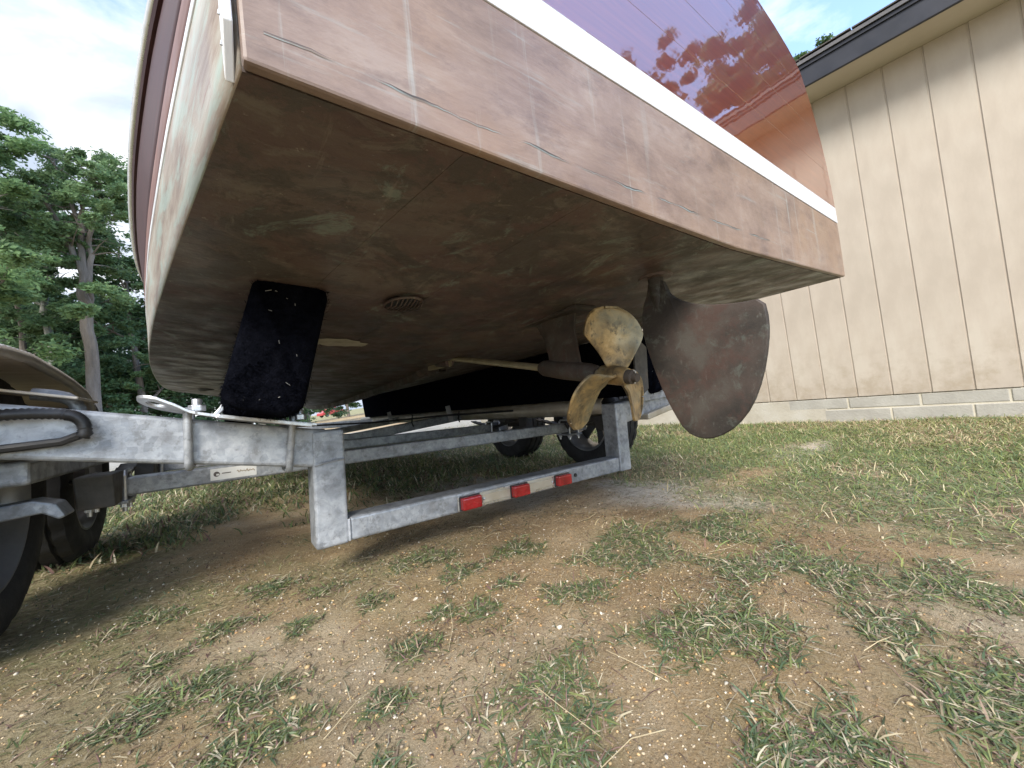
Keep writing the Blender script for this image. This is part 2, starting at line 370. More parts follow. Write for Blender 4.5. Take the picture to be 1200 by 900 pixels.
def np_mesh(name, V, F_loops, F_start, F_tot, mat, cols=None, parent=None, smooth=False):
    me = bpy.data.meshes.new(name)
    me.vertices.add(len(V)); me.vertices.foreach_set('co', V.astype(np.float32).ravel())
    me.loops.add(len(F_loops)); me.loops.foreach_set('vertex_index', F_loops.astype(np.int32))
    me.polygons.add(len(F_start)); me.polygons.foreach_set('loop_start', F_start.astype(np.int32)); me.polygons.foreach_set('loop_total', F_tot.astype(np.int32))
    me.update(calc_edges=True)
    if cols is not None:
        for an, arr in cols.items():
            at = me.attributes.new(an, 'FLOAT_COLOR', 'POINT')
            c4 = np.ones((len(V), 4), np.float32); c4[:, :3] = arr if arr.ndim == 2 else arr[:, None]
            at.data.foreach_set('color', c4.ravel())
    if smooth: me.polygons.foreach_set('use_smooth', np.ones(len(F_start), bool))
    me.materials.append(M[mat]); me.validate()
    o = bpy.data.objects.new(name, me); COL.objects.link(o)
    if parent: o.parent = parent
    return o

# value noise, shared by ground and grass
_h = np.random.RandomState(7).rand(256, 256)
def vnoise(x, y, s=1., ox=0, oy=0):
    x = np.asarray(x)/s+ox+300; y = np.asarray(y)/s+oy+300
    i = np.floor(x).astype(int); j = np.floor(y).astype(int); fx = x-i; fy = y-j
    fx = fx*fx*(3-2*fx); fy = fy*fy*(3-2*fy)
    g_ = lambda a, b_: _h[a % 256, b_ % 256]
    return (g_(i,j)*(1-fx)+g_(i+1,j)*fx)*(1-fy)+(g_(i,j+1)*(1-fx)+g_(i+1,j+1)*fx)*fy
def fbm(x, y, s=1., o=4, ox=0):
    t_ = 0; a = .5; tot = 0
    for k in range(o): t_ = t_+a*vnoise(x, y, s/2**k, ox+k*17.3, k*9.1); tot += a; a *= .5
    return t_/tot
SL = math.tan(R(GROUND_TILT))
def ground_base(x, y):
    ax = np.abs(x); e = np.where(ax < 1.3, SL*ax, SL*1.3+.1*(1-np.exp(-np.maximum(ax-1.3, 0)/1.0)))
    return -np.sign(x)*e
def ground_z(x, y):
    x = np.asarray(x, float); y = np.asarray(y, float)
    near = np.exp(-((x+.2)**2+(y-.8)**2)/30)
    return ground_base(x, y)+((fbm(x, y, .7, 3)-.5)*.045+(fbm(x, y, .16, 4, 5)-.5)*.026)*(.35+.65*near)-.005
TUFTS = [(-.495,.143,.12),(-.56,.06,.10),(-.619,.394,.07),(-.70,.30,.06),(-.453,.42,.06),(-.52,.47,.05),(-.18,.019,.16),(-.26,.10,.10),(-.238,.307,.09),(-.30,.34,.06),
         (-.007,-.151,.09),(-.133,-.257,.12),(-.05,-.30,.12),(-.939,.559,.12),(-.86,.45,.10),(-.835,.347,.09),(-.90,.36,.07),(-1.02,.52,.09),(-.362,-.117,.10),(-.30,-.16,.08),
         (-.698,.787,.08),(-.62,.62,.07),(-.399,.611,.08),(.014,.32,.14),(.10,.45,.16),(-.08,.42,.10),(-.80,.90,.12),(-.90,.75,.10),(-1.05,.95,.14),(-.42,.78,.12),(-.2,.62,.12),
         (.2,.05,.16),(.25,-.2,.16),(.35,.3,.2),(.08,.12,.12),(.15,-.05,.12),(-.75,.18,.06),(-.34,.47,.05),(-1.0,.70,.09),(-.77,.62,.06)]
def smooth(a, b, v):
    t_ = np.clip((v-a)/(b-a), 0, 1); return t_*t_*(3-2*t_)
def veg(x, y):
    x = np.asarray(x, float); y = np.asarray(y, float)
    n = fbm(x, y, .55, 4, 3); n2 = fbm(x, y, 1.6, 3, 11)
    lush = np.maximum(smooth(.0, 1.4, x-.12*y), smooth(1.9, 3.6, y+.15*x))
    left = smooth(-.75, -1.15, x)*.26+.17*smooth(.5, 1.0, y)
    d = smooth(.60-.40*lush-left, .84-.40*lush-left, n*.75+n2*.25)
    for tx, ty, r in TUFTS:
        q = ((x-tx)**2+(y-ty)**2)/(r*r*.6)
        d = np.maximum(d, np.exp(-q*1.3)*1.05*smooth(.25,.55,fbm(x,y,.09,2,tx*7)+.12))
    return np.clip(d, 0, 1)
def palef(x, y):
    n = fbm(x, y, .8, 3, 21)
    return np.clip(smooth(.44, .60, n)*smooth(-.4, .4, x)*smooth(3.2, 1.6, x)*1.0+smooth(.55,.7,n)*.25, 0, 1)

# ---------------------------------------------------------------- ground
def axis_pts(lo, hi, flo, fhi, step, grow=1.18):
    a = list(np.arange(flo, fhi+1e-6, step)); s_ = step; v_ = a[-1]
    while v_ < hi: s_ *= grow; v_ += s_; a.append(v_)
    s_ = step; v_ = a[0]
    while v_ > lo: s_ *= grow; v_ -= s_; a.insert(0, v_)
    return np.array(a)
gx = axis_pts(-900, 900, -1.7, 1.3, .016); gy = axis_pts(-900, 900, -.6, 2.2, .016)
X, Y = np.meshgrid(gx, gy, indexing='ij'); nx, ny = X.shape
V = np.stack([X.ravel(), Y.ravel(), ground_z(X, Y).ravel()], 1)
ii = np.arange(nx*ny).reshape(nx, ny)
Q = np.stack([ii[:-1,:-1], ii[1:,:-1], ii[1:,1:], ii[:-1,1:]], -1).reshape(-1, 4)
gv = veg(X, Y).ravel(); gp = palef(X, Y).ravel()
far = smooth(6, 14, np.hypot(X, Y)).ravel()*(1-.85*smooth(9, 11, Y)*smooth(60, 40, Y)).ravel(); gv = np.where(Y.ravel() > 10.5, far, np.maximum(gv*.8, far))
ground = np_mesh('ground', V, Q.ravel(), np.arange(len(Q))*4, np.full(len(Q), 4), 'ground_sand', {'veg': gv, 'pale': gp}, smooth=True)
tag(ground, 'bare tan sandy yard with patches of grass, sloping toward the building', 'ground', kind='structure')
# pale gravel drive beyond the trailer
gxs = np.linspace(-40, 14, 110); secs = []
for x_ in gxs:
    secs.append([(x_, yy, float(ground_z(x_, yy))*.0+float(ground_base(x_, yy))+.03) for yy in (6.4+.25*math.sin(x_*1.3), 7.2, 8.5, 9.8, 11+.3*math.sin(x_*.9+1))])
tag(MB().loft(secs).build('gravel_drive', 'gravel', smooth='all'), 'pale gravel drive crossing behind the trailer', 'drive', kind='structure')

# ---------------------------------------------------------------- building
bl = empty('outbuilding', (3.208, .075, -.22), (0, 0, R(5)))
tag(bl, 'long low building with cream grooved plywood siding and dark fascia beside the trailer', 'building')
Z0 = .22-.017                                   # siding bottom over local ground
SID_TOP = .22+2.345
def one(name, mat, parent, c, d, rot=None, bevel=0.003, smooth=False):
    return MB().box(c, d, rot).build(name, mat, parent, smooth, bevel)
pitch = .2005; k0 = .011; YA, YB = -26, 27      # panel indices
me0 = None
for k in range(YA, YB):
    y0 = k0+k*pitch
    if me0 is None:
        # each panel strip: shiplap face with chamfered grooves
        o = MB().prism([(-.013, .006), (-.013, pitch-.006), (-.0075, pitch-.0045), (-.0075, pitch), (.012, pitch), (.012, 0), (-.0075, 0), (-.0075, .0045)], 2, 0, SID_TOP-Z0).build('siding_panel', 'siding_paint', bl, False, 0)
        me0 = o.data
    else:
        o = bpy.data.objects.new('siding_panel', me0); COL.objects.link(o); o.parent = bl
    o.location = (0, y0, Z0)
ya, yb = k0+YA*pitch, k0+YB*pitch
one('back_wall_core', 'soffit_paint', bl, (2.5, (ya+yb)/2, 1.28), (4.96, yb-ya-.03, 2.5))
# foundation of blocks: mortar bed recessed, blocks proud
MB().box((.0815, (ya+yb)/2, .0), (.17, yb-ya, 2*Z0-.012)).build('mortar_bed', 'mortar', bl)
random.seed(3)
for row, (z0, z1, off) in enumerate([(.112, Z0-.010, .074), (-.09, .100, .236)]):
    k = -14
    while True:
        y0 = off+k*.405
        if y0 > yb: break
        k += 1
        if y0 < ya: continue
        if y0 > .60: continue
        mt_ = 'block_paint' if (y0 > .60 or random.random() < .25) else 'block_grey'
        MB().box((.0605-random.random()*.003, y0+.2, (z0+z1)/2), (.135, .393, z1-z0)).build('block', mt_, bl, False, .004)
MB().box((.060, (.618+yb)/2, .05), (.139, yb-.618, 2*(Z0-.010)-.10)).build('foundation_slab', 'block_paint', bl, False, .004)
# a sill board edge, soffit, fascia, drip edge and roof
OV = .31
one('soffit', 'soffit_paint', bl, (-OV/2+.02, (ya+yb)/2, SID_TOP+.011), (OV+.04, yb-ya+.2, .018), bevel=.001)
one('fascia', 'fascia_metal', bl, (-OV-.012, (ya+yb)/2, SID_TOP+.072), (.024, yb-ya+.24, .155), bevel=.004)
one('fascia_lip', 'fascia_metal', bl, (-OV-.030, (ya+yb)/2, SID_TOP+.136), (.012, yb-ya+.24, .024), bevel=.002)
rs = math.atan(.33)
rf = MB().prism([(-OV-.05, SID_TOP+.150), (2.55, SID_TOP+.150+2.9*.33), (5.4, SID_TOP+.150), (5.4, SID_TOP+.175), (2.55, SID_TOP+.178+2.9*.33), (-OV-.05, SID_TOP+.175)], 1, ya-.12, yb+.12).build('roof', 'drip_edge', bl, False, .002)
for c_ in range(4):                              # first shingle courses along the eave
    for q in range(38):
        x0 = -OV-.058+c_*.14
        MB().box((x0+.09, ya-.05+q*.29+(c_%2)*.14, SID_TOP+.187+(x0+.09+OV+.05)*.33+.003*(q%2)), (.19, .284, .007), (0, -rs+.03, 0)).build('shingle', 'shingle', rf)

# ---------------------------------------------------------------- boat
boat = empty('runabout_boat', (0, 0, .718), (0, R(3.2), 0))
tag(boat, 'varnished mahogany runabout with worn brown bottom, resting on the galvanized trailer', 'boat')
ST = [ # L, chine a, chine z, keel z, sheer a, sheer z
 (0, .80, .012, -.010, .622, .605), (.25, .843, .015, -.014, .735, .665), (.5, .885, .018, -.028, .815, .71), (1, .962, .022, -.052, .925, .76), (1.7, 1.046, .026, -.080, 1.045, .79),
 (2.6, 1.103, .034, -.108, 1.155, .80), (3.2, 1.10, .05, -.122, 1.185, .81), (3.9, 1.03, .085, -.125, 1.15, .84), (4.6, .86, .15, -.105, 1.01, .89), (5.3, .58, .26, -.03, .74, .97), (5.9, .27, .42, .16, .40, 1.05), (6.3, .03, .62, .55, .05, 1.12)]
STL = np.array([s_[0] for s_ in ST])
def st(Lv):
    r = []
    A = np.array(ST)
    for c_ in range(1, 6):
        # catmull style smooth interpolation
        i = int(np.clip(np.searchsorted(STL, Lv)-1, 0, len(STL)-2)); p1, p2 = A[i, c_], A[i+1, c_]; x1, x2 = STL[i], STL[i+1]
        m1 = (A[i+1,c_]-A[max(i-1,0),c_])/(STL[i+1]-STL[max(i-1,0)]); j = min(i+2, len(STL)-1); m2 = (A[j,c_]-A[i,c_])/(STL[j]-STL[i])
        h = x2-x1; t_ = (Lv-x1)/h
        r.append((2*t_**3-3*t_**2+1)*p1+(t_**3-2*t_**2+t_)*h*m1+(-2*t_**3+3*t_**2)*p2+(t_**3-t_**2)*h*m2)
    return r
def side_a(Lv, z):
    ac, zc, zk, as_, zs = st(Lv); u = min(max((z-zc)/(zs-zc), 0), 1)
    p = 3-2*min(Lv/1.5, 1); return ac+(as_-ac)*u**p
LS = sorted(set(list(np.linspace(0, 1.5, 16))+list(np.linspace(1.5, 6.3, 33))))
def bottom_pt(Lv, t_, sgn):
    ac, zc, zk, _, _ = st(Lv)
    return (sgn*ac*t_, Lv, zk+(zc-zk)*(t_**1.15)-.012*math.sin(math.pi*t_)*min(Lv, 1))
# bottom planks: four strakes a side, edges butted with a hair of a seam
edges = [0, .265, .51, .76, 1.0]
for sgn in (-1, 1):
    for e in range(4):
        t0, t1 = edges[e]+(.0005 if e else 0), edges[e+1]-.0003
        secs = []
        for Lv in LS:
            row = [bottom_pt(Lv, t0+(t1-t0)*q/5, sgn) for q in range(6)]
            row = row+[(p[0], p[1], p[2]+.014) for p in reversed(row)]
            secs.append(row)
        mb = MB().loft(secs, True); k = len(secs[0]); n_ = len(mb.v)
        mb.f += [tuple(range(k)), tuple(range(n_-1, n_-k-1, -1))]
        mb.build('bottom_plank', 'bottom_paint', boat, 30)
def side_strip(name, mat, z0f, z1f, nz=3, outset=0, smooth='all'):
    for sgn in (-1, 1):
        secs = []
        for Lv in LS:
            z0, z1 = z0f(Lv), z1f(Lv)
            secs.append([(sgn*(side_a(Lv, z0+(z1-z0)*q/nz)+outset), Lv, z0+(z1-z0)*q/nz) for q in range(nz+1)])
        MB().loft(secs).build(name, mat, boat, smooth, 0, .003, off=0)
zc_ = lambda Lv: st(Lv)[1]; zs_ = lambda Lv: st(Lv)[4]
wl = lambda Lv: max(.185+.008*Lv, zc_(Lv)+.02+.10*max(0,1-Lv/6.3)); wl2 = lambda Lv: wl(Lv)+.05
red = lambda Lv: wl2(Lv)+.045
side_strip('side_bottom_paint', 'side_glare_paint', zc_, wl, 4)
side_strip('boot_stripe', 'boot_white', wl, lambda L_: wl(L_)+.02, 2, .001)
side_strip('faded_red_strip', 'faded_red_paint', lambda L_: wl(L_)+.02, red, 3, .0005)
side_strip('topside', 'dark_mahogany', red, zs_, 8)
# transom: band, white stripe, mahogany planks
def hb(z):
    if z <= .605: return side_a(0, z)
    return .622*max(0, 1-((z-.605)/.098)**1.7)**(1/1.7)
def transom_slab(name, mat, z0, z1, y0, y1, n=6, bevel=.0015, vee=False):
    zz = [z0+(z1-z0)*q/n for q in range(n+1)]
    right = [(hb(max(z, .012)), z) for z in zz]; left = [(-a_, z) for a_, z in reversed(right)]
    bot = [(.8*q/8, -.010+.022*abs(q/8)**1.15) for q in range(-7, 8)] if vee else [(q*right[0][0]/3, z0) for q in (-2,-1,0,1,2)]
    poly = right+left+bot
    return MB().prism(poly, 1, y0, y1).build(name, mat, boat, False, bevel)
transom_slab('transom_band', 'lit_band_paint', .012, .186, -.012, -.0002, 6, .003, True)
transom_slab('transom_stripe', 'boot_white', .1862, .2355, -.013, -.0002, 3, .001)
zz = [.236, .345, .455, .565, .702]
for z0, z1 in zip(zz, zz[1:]): transom_slab('transom_plank', 'varnished_mahogany', z0+.0002, z1-.0002, -.0125, -.0002, 8, .0004)
# long hairline crack above the transom foot, with a verdigris lip
random.seed(5); pts = []; z_ = .040
for i in range(150):
    a_ = -.785+i*.0065; z_ += random.uniform(-.0009, .0009)+(.030-z_)*.03; pts.append((a_, z_))
for nm, mt_, w_, yo in (('crack_lip', 'verdigris', .0012, -.0124), ('crack', 'sticker_ink', .0008, -.0128)):
    mb = MB()
    mb.add([(a_, yo, z2+q*w_*max(.0, .35+.65*math.sin(i*.37+1)*math.sin(i*.11))-(.0012 if nm == 'crack_lip' else 0)) for i, (a_, z2) in enumerate(pts) for q in (-1, 1)], [(2*i, 2*i+2, 2*i+3, 2*i+1) for i in range(len(pts)-1)])
    mb.build(nm, mt_, boat)
# deck
secs = []
for Lv in LS:
    _, _, _, a_, z_ = st(Lv)
    secs.append([(a_*q, Lv+(-.0 if Lv else .021), z_+.10*(1-q*q)*min(1, a_/.63)) for q in (-1,-.75,-.5,-.25,0,.25,.5,.75,1)])
MB().loft(secs).build('deck', 'dark_mahogany', boat, 'all', 0, .015, off=-1)
for sgn in (-1, 1):
    MB().tube([(sgn*(st(Lv)[3]+.012), Lv, st(Lv)[4]-.012) for Lv in LS], .012, 8).build('rub_rail', 'aluminium', boat, 50)
    MB().tube([(sgn*(side_a(Lv, zs_(Lv)-.06)+.004), Lv, zs_(Lv)-.055) for Lv in LS], .010, 6).build('sheer_batten', 'dark_mahogany', boat, 50)
# keel strip, forward
MB().loft([[(-.02, Lv, st(Lv)[2]+.01), (-.018, Lv, st(Lv)[2]-.035), (.018, Lv, st(Lv)[2]-.035), (.02, Lv, st(Lv)[2]+.01)] for Lv in LS if 1.25 <= Lv <= 5.6], True).build('keel', 'bottom_paint', boat)
# white corner strip with screws, on the port quarter
secs = []
for q in range(19):
    z_ = .012+(.575-.012)*q/18; o1 = side_a(.01, max(z_, .02)); lo = max(z_, .040) if q < 2 else z_; w_ = .016+.014*min(1, q/8)
    secs.append([(-o1-.0020, -.011, lo), (-o1-.0085, -.011, lo), (-o1-.0085, w_, z_), (-o1-.0020, w_, z_)])
mb = MB().loft(secs, True); mb.f += [(0, 1, 2, 3), tuple(len(mb.v)-1-i for i in range(4))]
cs = mb.build('corner_strip', 'white_metal', boat, 40, .001)
for y_, z_ in ((.006, .037), (.007, .062), (.006, .15)):
    MB().lathe([(-.8085, .0028), (-.8095, .0026), (-.8100, .0012), (-.8100, 0)], (0, y_, z_), 0, 10).build('screw', 'dark_steel', cs, True)
    MB().tube([(-.8085, y_, z_), (-.8105, y_+.0005, z_-.001), (-.811, y_+.001, z_-.004)], .0009, 6).build('hook', 'zinc_bolt', cs, True)
# stern light / ring on the starboard quarter
MB().tube([(.805+.012*math.cos(a), .02, .33+.02*math.sin(a)) for a in np.linspace(-1.7, 1.7, 9)], .005, 6).build('side_eye', 'dark_steel', boat, True)
# intake grille
bz = lambda a_, L_: [bottom_pt(L_, abs(a_)/st(L_)[0], 1)][0][2]
gc = (-.487, .50); gzv = bz(*gc)
gr = MB()
for q in range(17):
    pass
ring = [(gc[0]+.040*math.cos(t_), gc[1]+.056*math.sin(t_), gzv-.006) for t_ in np.linspace(0, 2*math.pi, 28, endpoint=False)]
gi = MB().tube(ring, .003, 6, True).build('intake_grille', 'bottom_paint', boat, True)
MB().lathe([(0, 0), (0, .042)], (gc[0], gc[1], gzv-.004), 2, 24).build('grille_hole', 'black_plastic', gi)  # black disc on the closed hull, painting the dark behind the bars
for q in range(9):
    x_ = gc[0]-.034+.0085*q; h_ = .054*math.sqrt(max(.05, 1-((x_-gc[0])/.040)**2))
    MB().tube([(x_, gc[1]-h_, gzv-.008), (x_, gc[1]-h_*.5, gzv-.017), (x_, gc[1]+h_*.5, gzv-.015), (x_, gc[1]+h_, gzv-.008)], .0016, 6).build('grille_bar', 'bottom_paint', gi, True)
# pale scuff patch and through-hull hole
def bottom_disc(name, mat, c, ra, rl, dz, rough=.0, n=22):
    ps = []
    for i in range(n):
        t_ = 2*math.pi*i/n; k = 1+rough*math.sin(i*2.3)*math.cos(i*1.1)
        x_, y_ = c[0]+ra*k*math.cos(t_), c[1]+rl*k*math.sin(t_); ps.append((x_, y_, bz(x_, y_)-dz))
    return MB().add(ps+[(c[0], c[1], bz(*c)-dz)], [(i, (i+1) % n, n) for i in range(n)]).build(name, mat, boat)
bottom_disc('scuff_patch', 'pale_scuff', (-.535, .935), .088, .05, .0022, .18)
MB().lathe([(0, 0), (-.004, .03), (-.008, .036), (0, .042)], (-.905, 2.62, bz(-.905, 2.62)), 2, 18).build('through_hull', 'dark_steel', boat, True)
# rudder: blade outline in the centre plane (y, z), with lens-like thickness
RUD = [(.150,-.02),(.140,-.055),(.120,-.078),(.085,-.098),(.040,-.112),(-.010,-.120),(-.048,-.122),(-.052,-.165),(-.046,-.210),(-.030,-.270),(-.005,-.325),(.030,-.366),(.070,-.389),(.105,-.392),(.138,-.376),(.160,-.335),(.180,-.285),(.200,-.215),(.214,-.150),(.215,-.105),(.205,-.070),(.190,-.045),(.186,-.02)]
def chaikin(p, n=2):
    for _ in range(n):
        q = []
        for i in range(len(p)):
            a_, b_ = np.array(p[i]), np.array(p[(i+1) % len(p)]); q += [tuple(a_*.75+b_*.25), tuple(a_*.25+b_*.75)]
        p = q
    return p
RUD = chaikin(RUD, 1)
cyc = (.085, -.235)
secs = []; lay = [(-1, .02, 1.0), (-1, .5, .93), (-1, 1., .55), (0, 0, 0)]
def rud_side(s_):
    rows = []
    for sc, th in ((1.0, .004), (.985, .0065), (.90, .0085), (.5, .010)):
        rows.append([(s_*th, cyc[0]+(y_-cyc[0])*sc, cyc[1]+(z_-cyc[1])*sc) for y_, z_ in RUD])
    return rows
mb = MB(); rows = list(reversed(rud_side(-1)))+rud_side(1)
mb.loft(rows, True); k = len(RUD); n_ = len(mb.v); mb.f += [tuple(range(k)), tuple(range(n_-1, n_-k-1, -1))]
ru = mb.build('rudder', 'tarnished_bronze', boat, 30)
MB().tube([(0, .168, .02), (0, .167, -.05), (0, .166, -.11)], [.019, .016, .006], 14).build('rudder_stock', 'tarnished_bronze', ru, True)
MB().lathe([(-.012, 0), (-.012, .036), (-.004, .042), (.01, .044)], (0, .168, -.004), 2, 20).build('rudder_port', 'bottom_paint', ru, 40)
# shaft, strut, propeller
sh_d = Vector((0, -1, -.2)).normalized()
hub = Vector((0, .313, -.229))
pt = lambda L_: hub - sh_d*((L_-hub.y)/(-sh_d.y))*-1 if False else hub+sh_d*((hub.y-L_)/-sh_d.y*-1)
pt = lambda L_: Vector((0, L_, hub.z+(L_-hub.y)*.2))
MB().tube([pt(1.34), pt(.9), pt(.35)], .0115, 12).build('propeller_shaft', 'pale_bronze', boat, True)
lg = MB().prism([(-.045, 1.36), (0, 1.20), (.045, 1.36), (.012, 1.32), (-.012, 1.32)], 2, bz(0.001,1.3)-.022, bz(0.001,1.3)+.02).build('shaft_log', 'pale_bronze', boat, False, .003)
MB().tube([(0,1.52,-.058),(0,1.36,-.060),(0,1.22,-.066)], [.045,.038,.022], 14).build('shaft_housing', 'bottom_paint', boat, True)
sb = MB().tube([pt(.60), pt(.585), pt(.50), pt(.40), pt(.375)], [.020, .026, .029, .027, .022], 18).build('strut_barrel', 'tarnished_bronze', boat, 40)
MB().loft([[(s_*w_, y_, z_) for s_, y_ in ((-.3,y0),(-1,y0+.3*(y1-y0)),(-1,y0+.7*(y1-y0)),(-.3,y1),(.3,y1),(1,y0+.7*(y1-y0)),(1,y0+.3*(y1-y0)),(.3,y0))] for z_, y0, y1, w_ in ((-.195,.43,.56,.012),(-.14,.435,.56,.011),(-.08,.44,.575,.012),(-.035,.43,.60,.014),(-.015,.41,.62,.03))], True).build('strut_arm', 'tarnished_bronze', sb, 40)
one('strut_base', 'tarnished_bronze', sb, (0, .515, -.026), (.09, .26, .016), bevel=.006)
pr = empty('propeller', tuple(hub)); pr.parent = boat
pr.rotation_euler = Vector((0, -1, -.2)).to_track_quat('Z', 'X').to_euler()    # local +Z points aft along the shaft
# work out the local frame so blade angles can be given as seen from astern
Mz = pr.rotation_euler.to_matrix().inverted()
ux = (Mz @ Vector((1, 0, 0))); uz = (Mz @ Vector((0, 0, 1))); uz = Vector((uz.x, uz.y, 0)).normalized(); ux = Vector((ux.x, ux.y, 0)).normalized()
MB().lathe([(-.045, .0135), (-.045, .024), (-.02, .026), (.02, .025), (.036, .022), (.036, .014)], (0,0,0), 2, 24).build('hub', 'bronze', pr, 40)
MB().lathe([(.036, .0), (.036, .019), (.052, .018), (.054, .012), (.066, .011), (.066, 0)], (0,0,0), 2, 12).build('shaft_nut', 'tarnished_bronze', pr, 35)
MB().tube([(-.015, 0, .059), (.015, 0, .059), (.018, .003, .055)], .0016, 6).build('cotter_pin', 'zinc_bolt', pr, True)
def blade(ang, nm='blade'):
    Rr = .179; rows = []; nr, nc = 34, 15
    for i in range(nr):
        u = i/(nr-1); r = .026+(Rr-.026)*(1-(1-u)**1.6)
        # chord: narrow root, wide ear, round tip
        ch = .030+.125*math.sin(math.pi*min(1, (.06+.94*u)**.92))**.62*(1 if u < .97 else .55) if u < .999 else .02
        ch = (.040*(1-u)**2+.182*(math.sin(math.pi*(u*.93+.035))**.58)*(.34+.66*min(1,u*1.9))) if u < .999 else .006
        pitch_ = math.atan2(.33, 2*math.pi*max(r, .045))
        sk = -.042*u*u
        row = []
        for j in range(nc):
            s_ = (j/(nc-1)-.5)*ch+sk
            cam_ = -.010*(1-(2*j/(nc-1)-1)**2)*(.4+.6*u)
            tx_ = s_*math.cos(pitch_)-cam_*math.sin(pitch_); az = s_*math.sin(pitch_)+cam_*math.cos(pitch_)-.012*u
            th_ = tx_/max(r, .03)
            a_ = ang+th_*.92
            d_ = uz*math.cos(a_)+ux*math.sin(a_)
            rr = r-.018*(abs(2*j/(nc-1)-1)**2.2)*(1-u)*.0
            row.append((d_.x*rr, d_.y*rr, az))
        rows.append(row)
    return MB().loft(rows).build(nm, 'bronze', pr, 'all', .0015, .006, off=0)
for a in (3, 126, 243): blade(R(a))

# ---------------------------------------------------------------- trailer
tr = empty('boat_trailer', (0, 0, 0), (0, R(GROUND_TILT), 0))
tag(tr, 'galvanized tandem-axle boat trailer with drop light bar and black carpeted bunks under the boat', 'boat trailer')
LB = .80                                            # rear face of the rear crossmember
def bar_between(mb, p0, p1, h, d):
    """rectangular tube in a plane of constant y: p (a,z) lower edges"""
    (a0, z0), (a1, z1) = p0, p1
    return mb.prism([(a0, z0), (a1, z1), (a1, z1+h), (a0, z0+h)], 1, LB, LB+d)
# left and right arms, posts, bar
arm_l = MB().prism([(-.628, .318), (-.710, .308), (-1.62, .475), (-1.62, .580), (-.668, .402), (-.628, .398)], 1, LB, LB+.085).build('crossmember_arm', 'galvanised', tr, False, .009, seg=3)
arm_r = MB().prism([(.536, .318), (.613, .308), (1.05, .375), (1.05, .478), (.575, .402), (.536, .398)], 1, LB+.001, LB+.085).build('crossmember_arm', 'galvanised', tr, False, .009, seg=3)
MB().prism([(-.7095, .094), (-.628, .094), (-.628, .402), (-.7095, .402)], 1, LB-.003, LB+.082).build('drop_post', 'galvanised', tr, False, .008, seg=3)
MB().prism([(.535, .094), (.6135, .094), (.6135, .404), (.535, .404)], 1, LB-.003, LB+.082).build('drop_post', 'galvanised', tr, False, .008, seg=3)
lb = MB().prism([(-.626, .097), (.533, .097), (.533, .160), (-.626, .160)], 1, LB, LB+.078).build('light_bar', 'galvanised', tr, False, .008, seg=3)
# weld beads
for a_ in (-.627, .534):
    MB().tube([(a_, LB-.0005, .100), (a_, LB-.0015, .13), (a_, LB-.0005, .158)], .0045, 6).build('weld', 'galvanised', tr, True)
MB().tube([(-.705, LB-.004, .312), (-.67, LB-.005, .318), (-.632, LB-.004, .321)], .004, 6).build('weld', 'galvanised', tr, True)
# lights on the bar: find by position a = -.30 .. .25
al = lambda u: LA0+u*(LA1-LA0)
LA0, LA1 = -.255, .162
lp = one('light_plate', 'aluminium', tr, (al(.5), LB-.004, .126), (LA1-LA0+.085, .006, .046), bevel=.002)
one('light_strip', 'galv_tan', lp, (al(.255), LB-.009, .126), (.115, .004, .028), bevel=.0015)
one('light_strip', 'galv_tan', lp, (al(.745), LB-.009, .126), (.115, .004, .028), bevel=.0015)
for u in (.0, .49, 1.0):
    lt = MB().box((al(u), LB-.018, .126), (.072, .026, .040)).build('marker_light', 'red_lens', tr, False, .006, seg=3)
    one('lens_base', 'black_plastic', lt, (al(u), LB-.009, .126), (.078, .006, .045), bevel=.002)
for u in (.13, .87):
    MB().lathe([(LB-.0145, 0), (LB-.0135, .004), (LB-.011, .0055)], (al(u), 0, .126), 1, 10).build('screw', 'zinc_bolt', lp, True)
MB().lathe([(LB-.004, 0), (LB-.004, .007), (LB+.001, .008)], (.245, 0, .128), 1, 12).build('grommet', 'black_plastic', tr, True)
# main rails
MB().box((-1.24, 3.30, .368), (.06, 4.8, .05)).build('side_rail', 'galvanised', tr, False, .008, seg=3)
# right rail: rolled channel
chan = [(.82+.03, .335), (.82+.005, .345), (.82-.008, .375), (.82-.004, .415), (.82+.018, .438), (.82+.06, .442)]
MB().loft([[(a_, y_, z_) for a_, z_ in chan] for y_ in (1.12, 2.5, 4.2, 6.0)]).build('side_rail', 'galv_tan', tr, 'all', 0, .006)
# axles, second crossmember, tongue
WY = (1.43, 2.30)
axl = []
for y_ in WY:
    axl.append(MB().box((-.12, y_, .268), (2.22, .058, .058)).build('axle', 'galvanised', tr, False, .006))
for y_ in (2.75, 4.3):
    MB().prism([(-1.10, .34), (-.12, .245), (.83, .34), (.83, .41), (-.12, .315), (-1.10, .41)], 1, y_, y_+.075).build('crossmember', 'galvanised', tr, False, .007)
MB().box((-.12, 6.2, .30), (.09, 4.4, .10)).build('tongue', 'galvanised', tr, False, .008)
for s_ in (-1, 1): MB().box((-.12+s_*.52, 6.2, .36), (.07, 1.9, .09), (0, 0, s_*.5)).build('side_rail', 'galvanised', tr, False, .008)
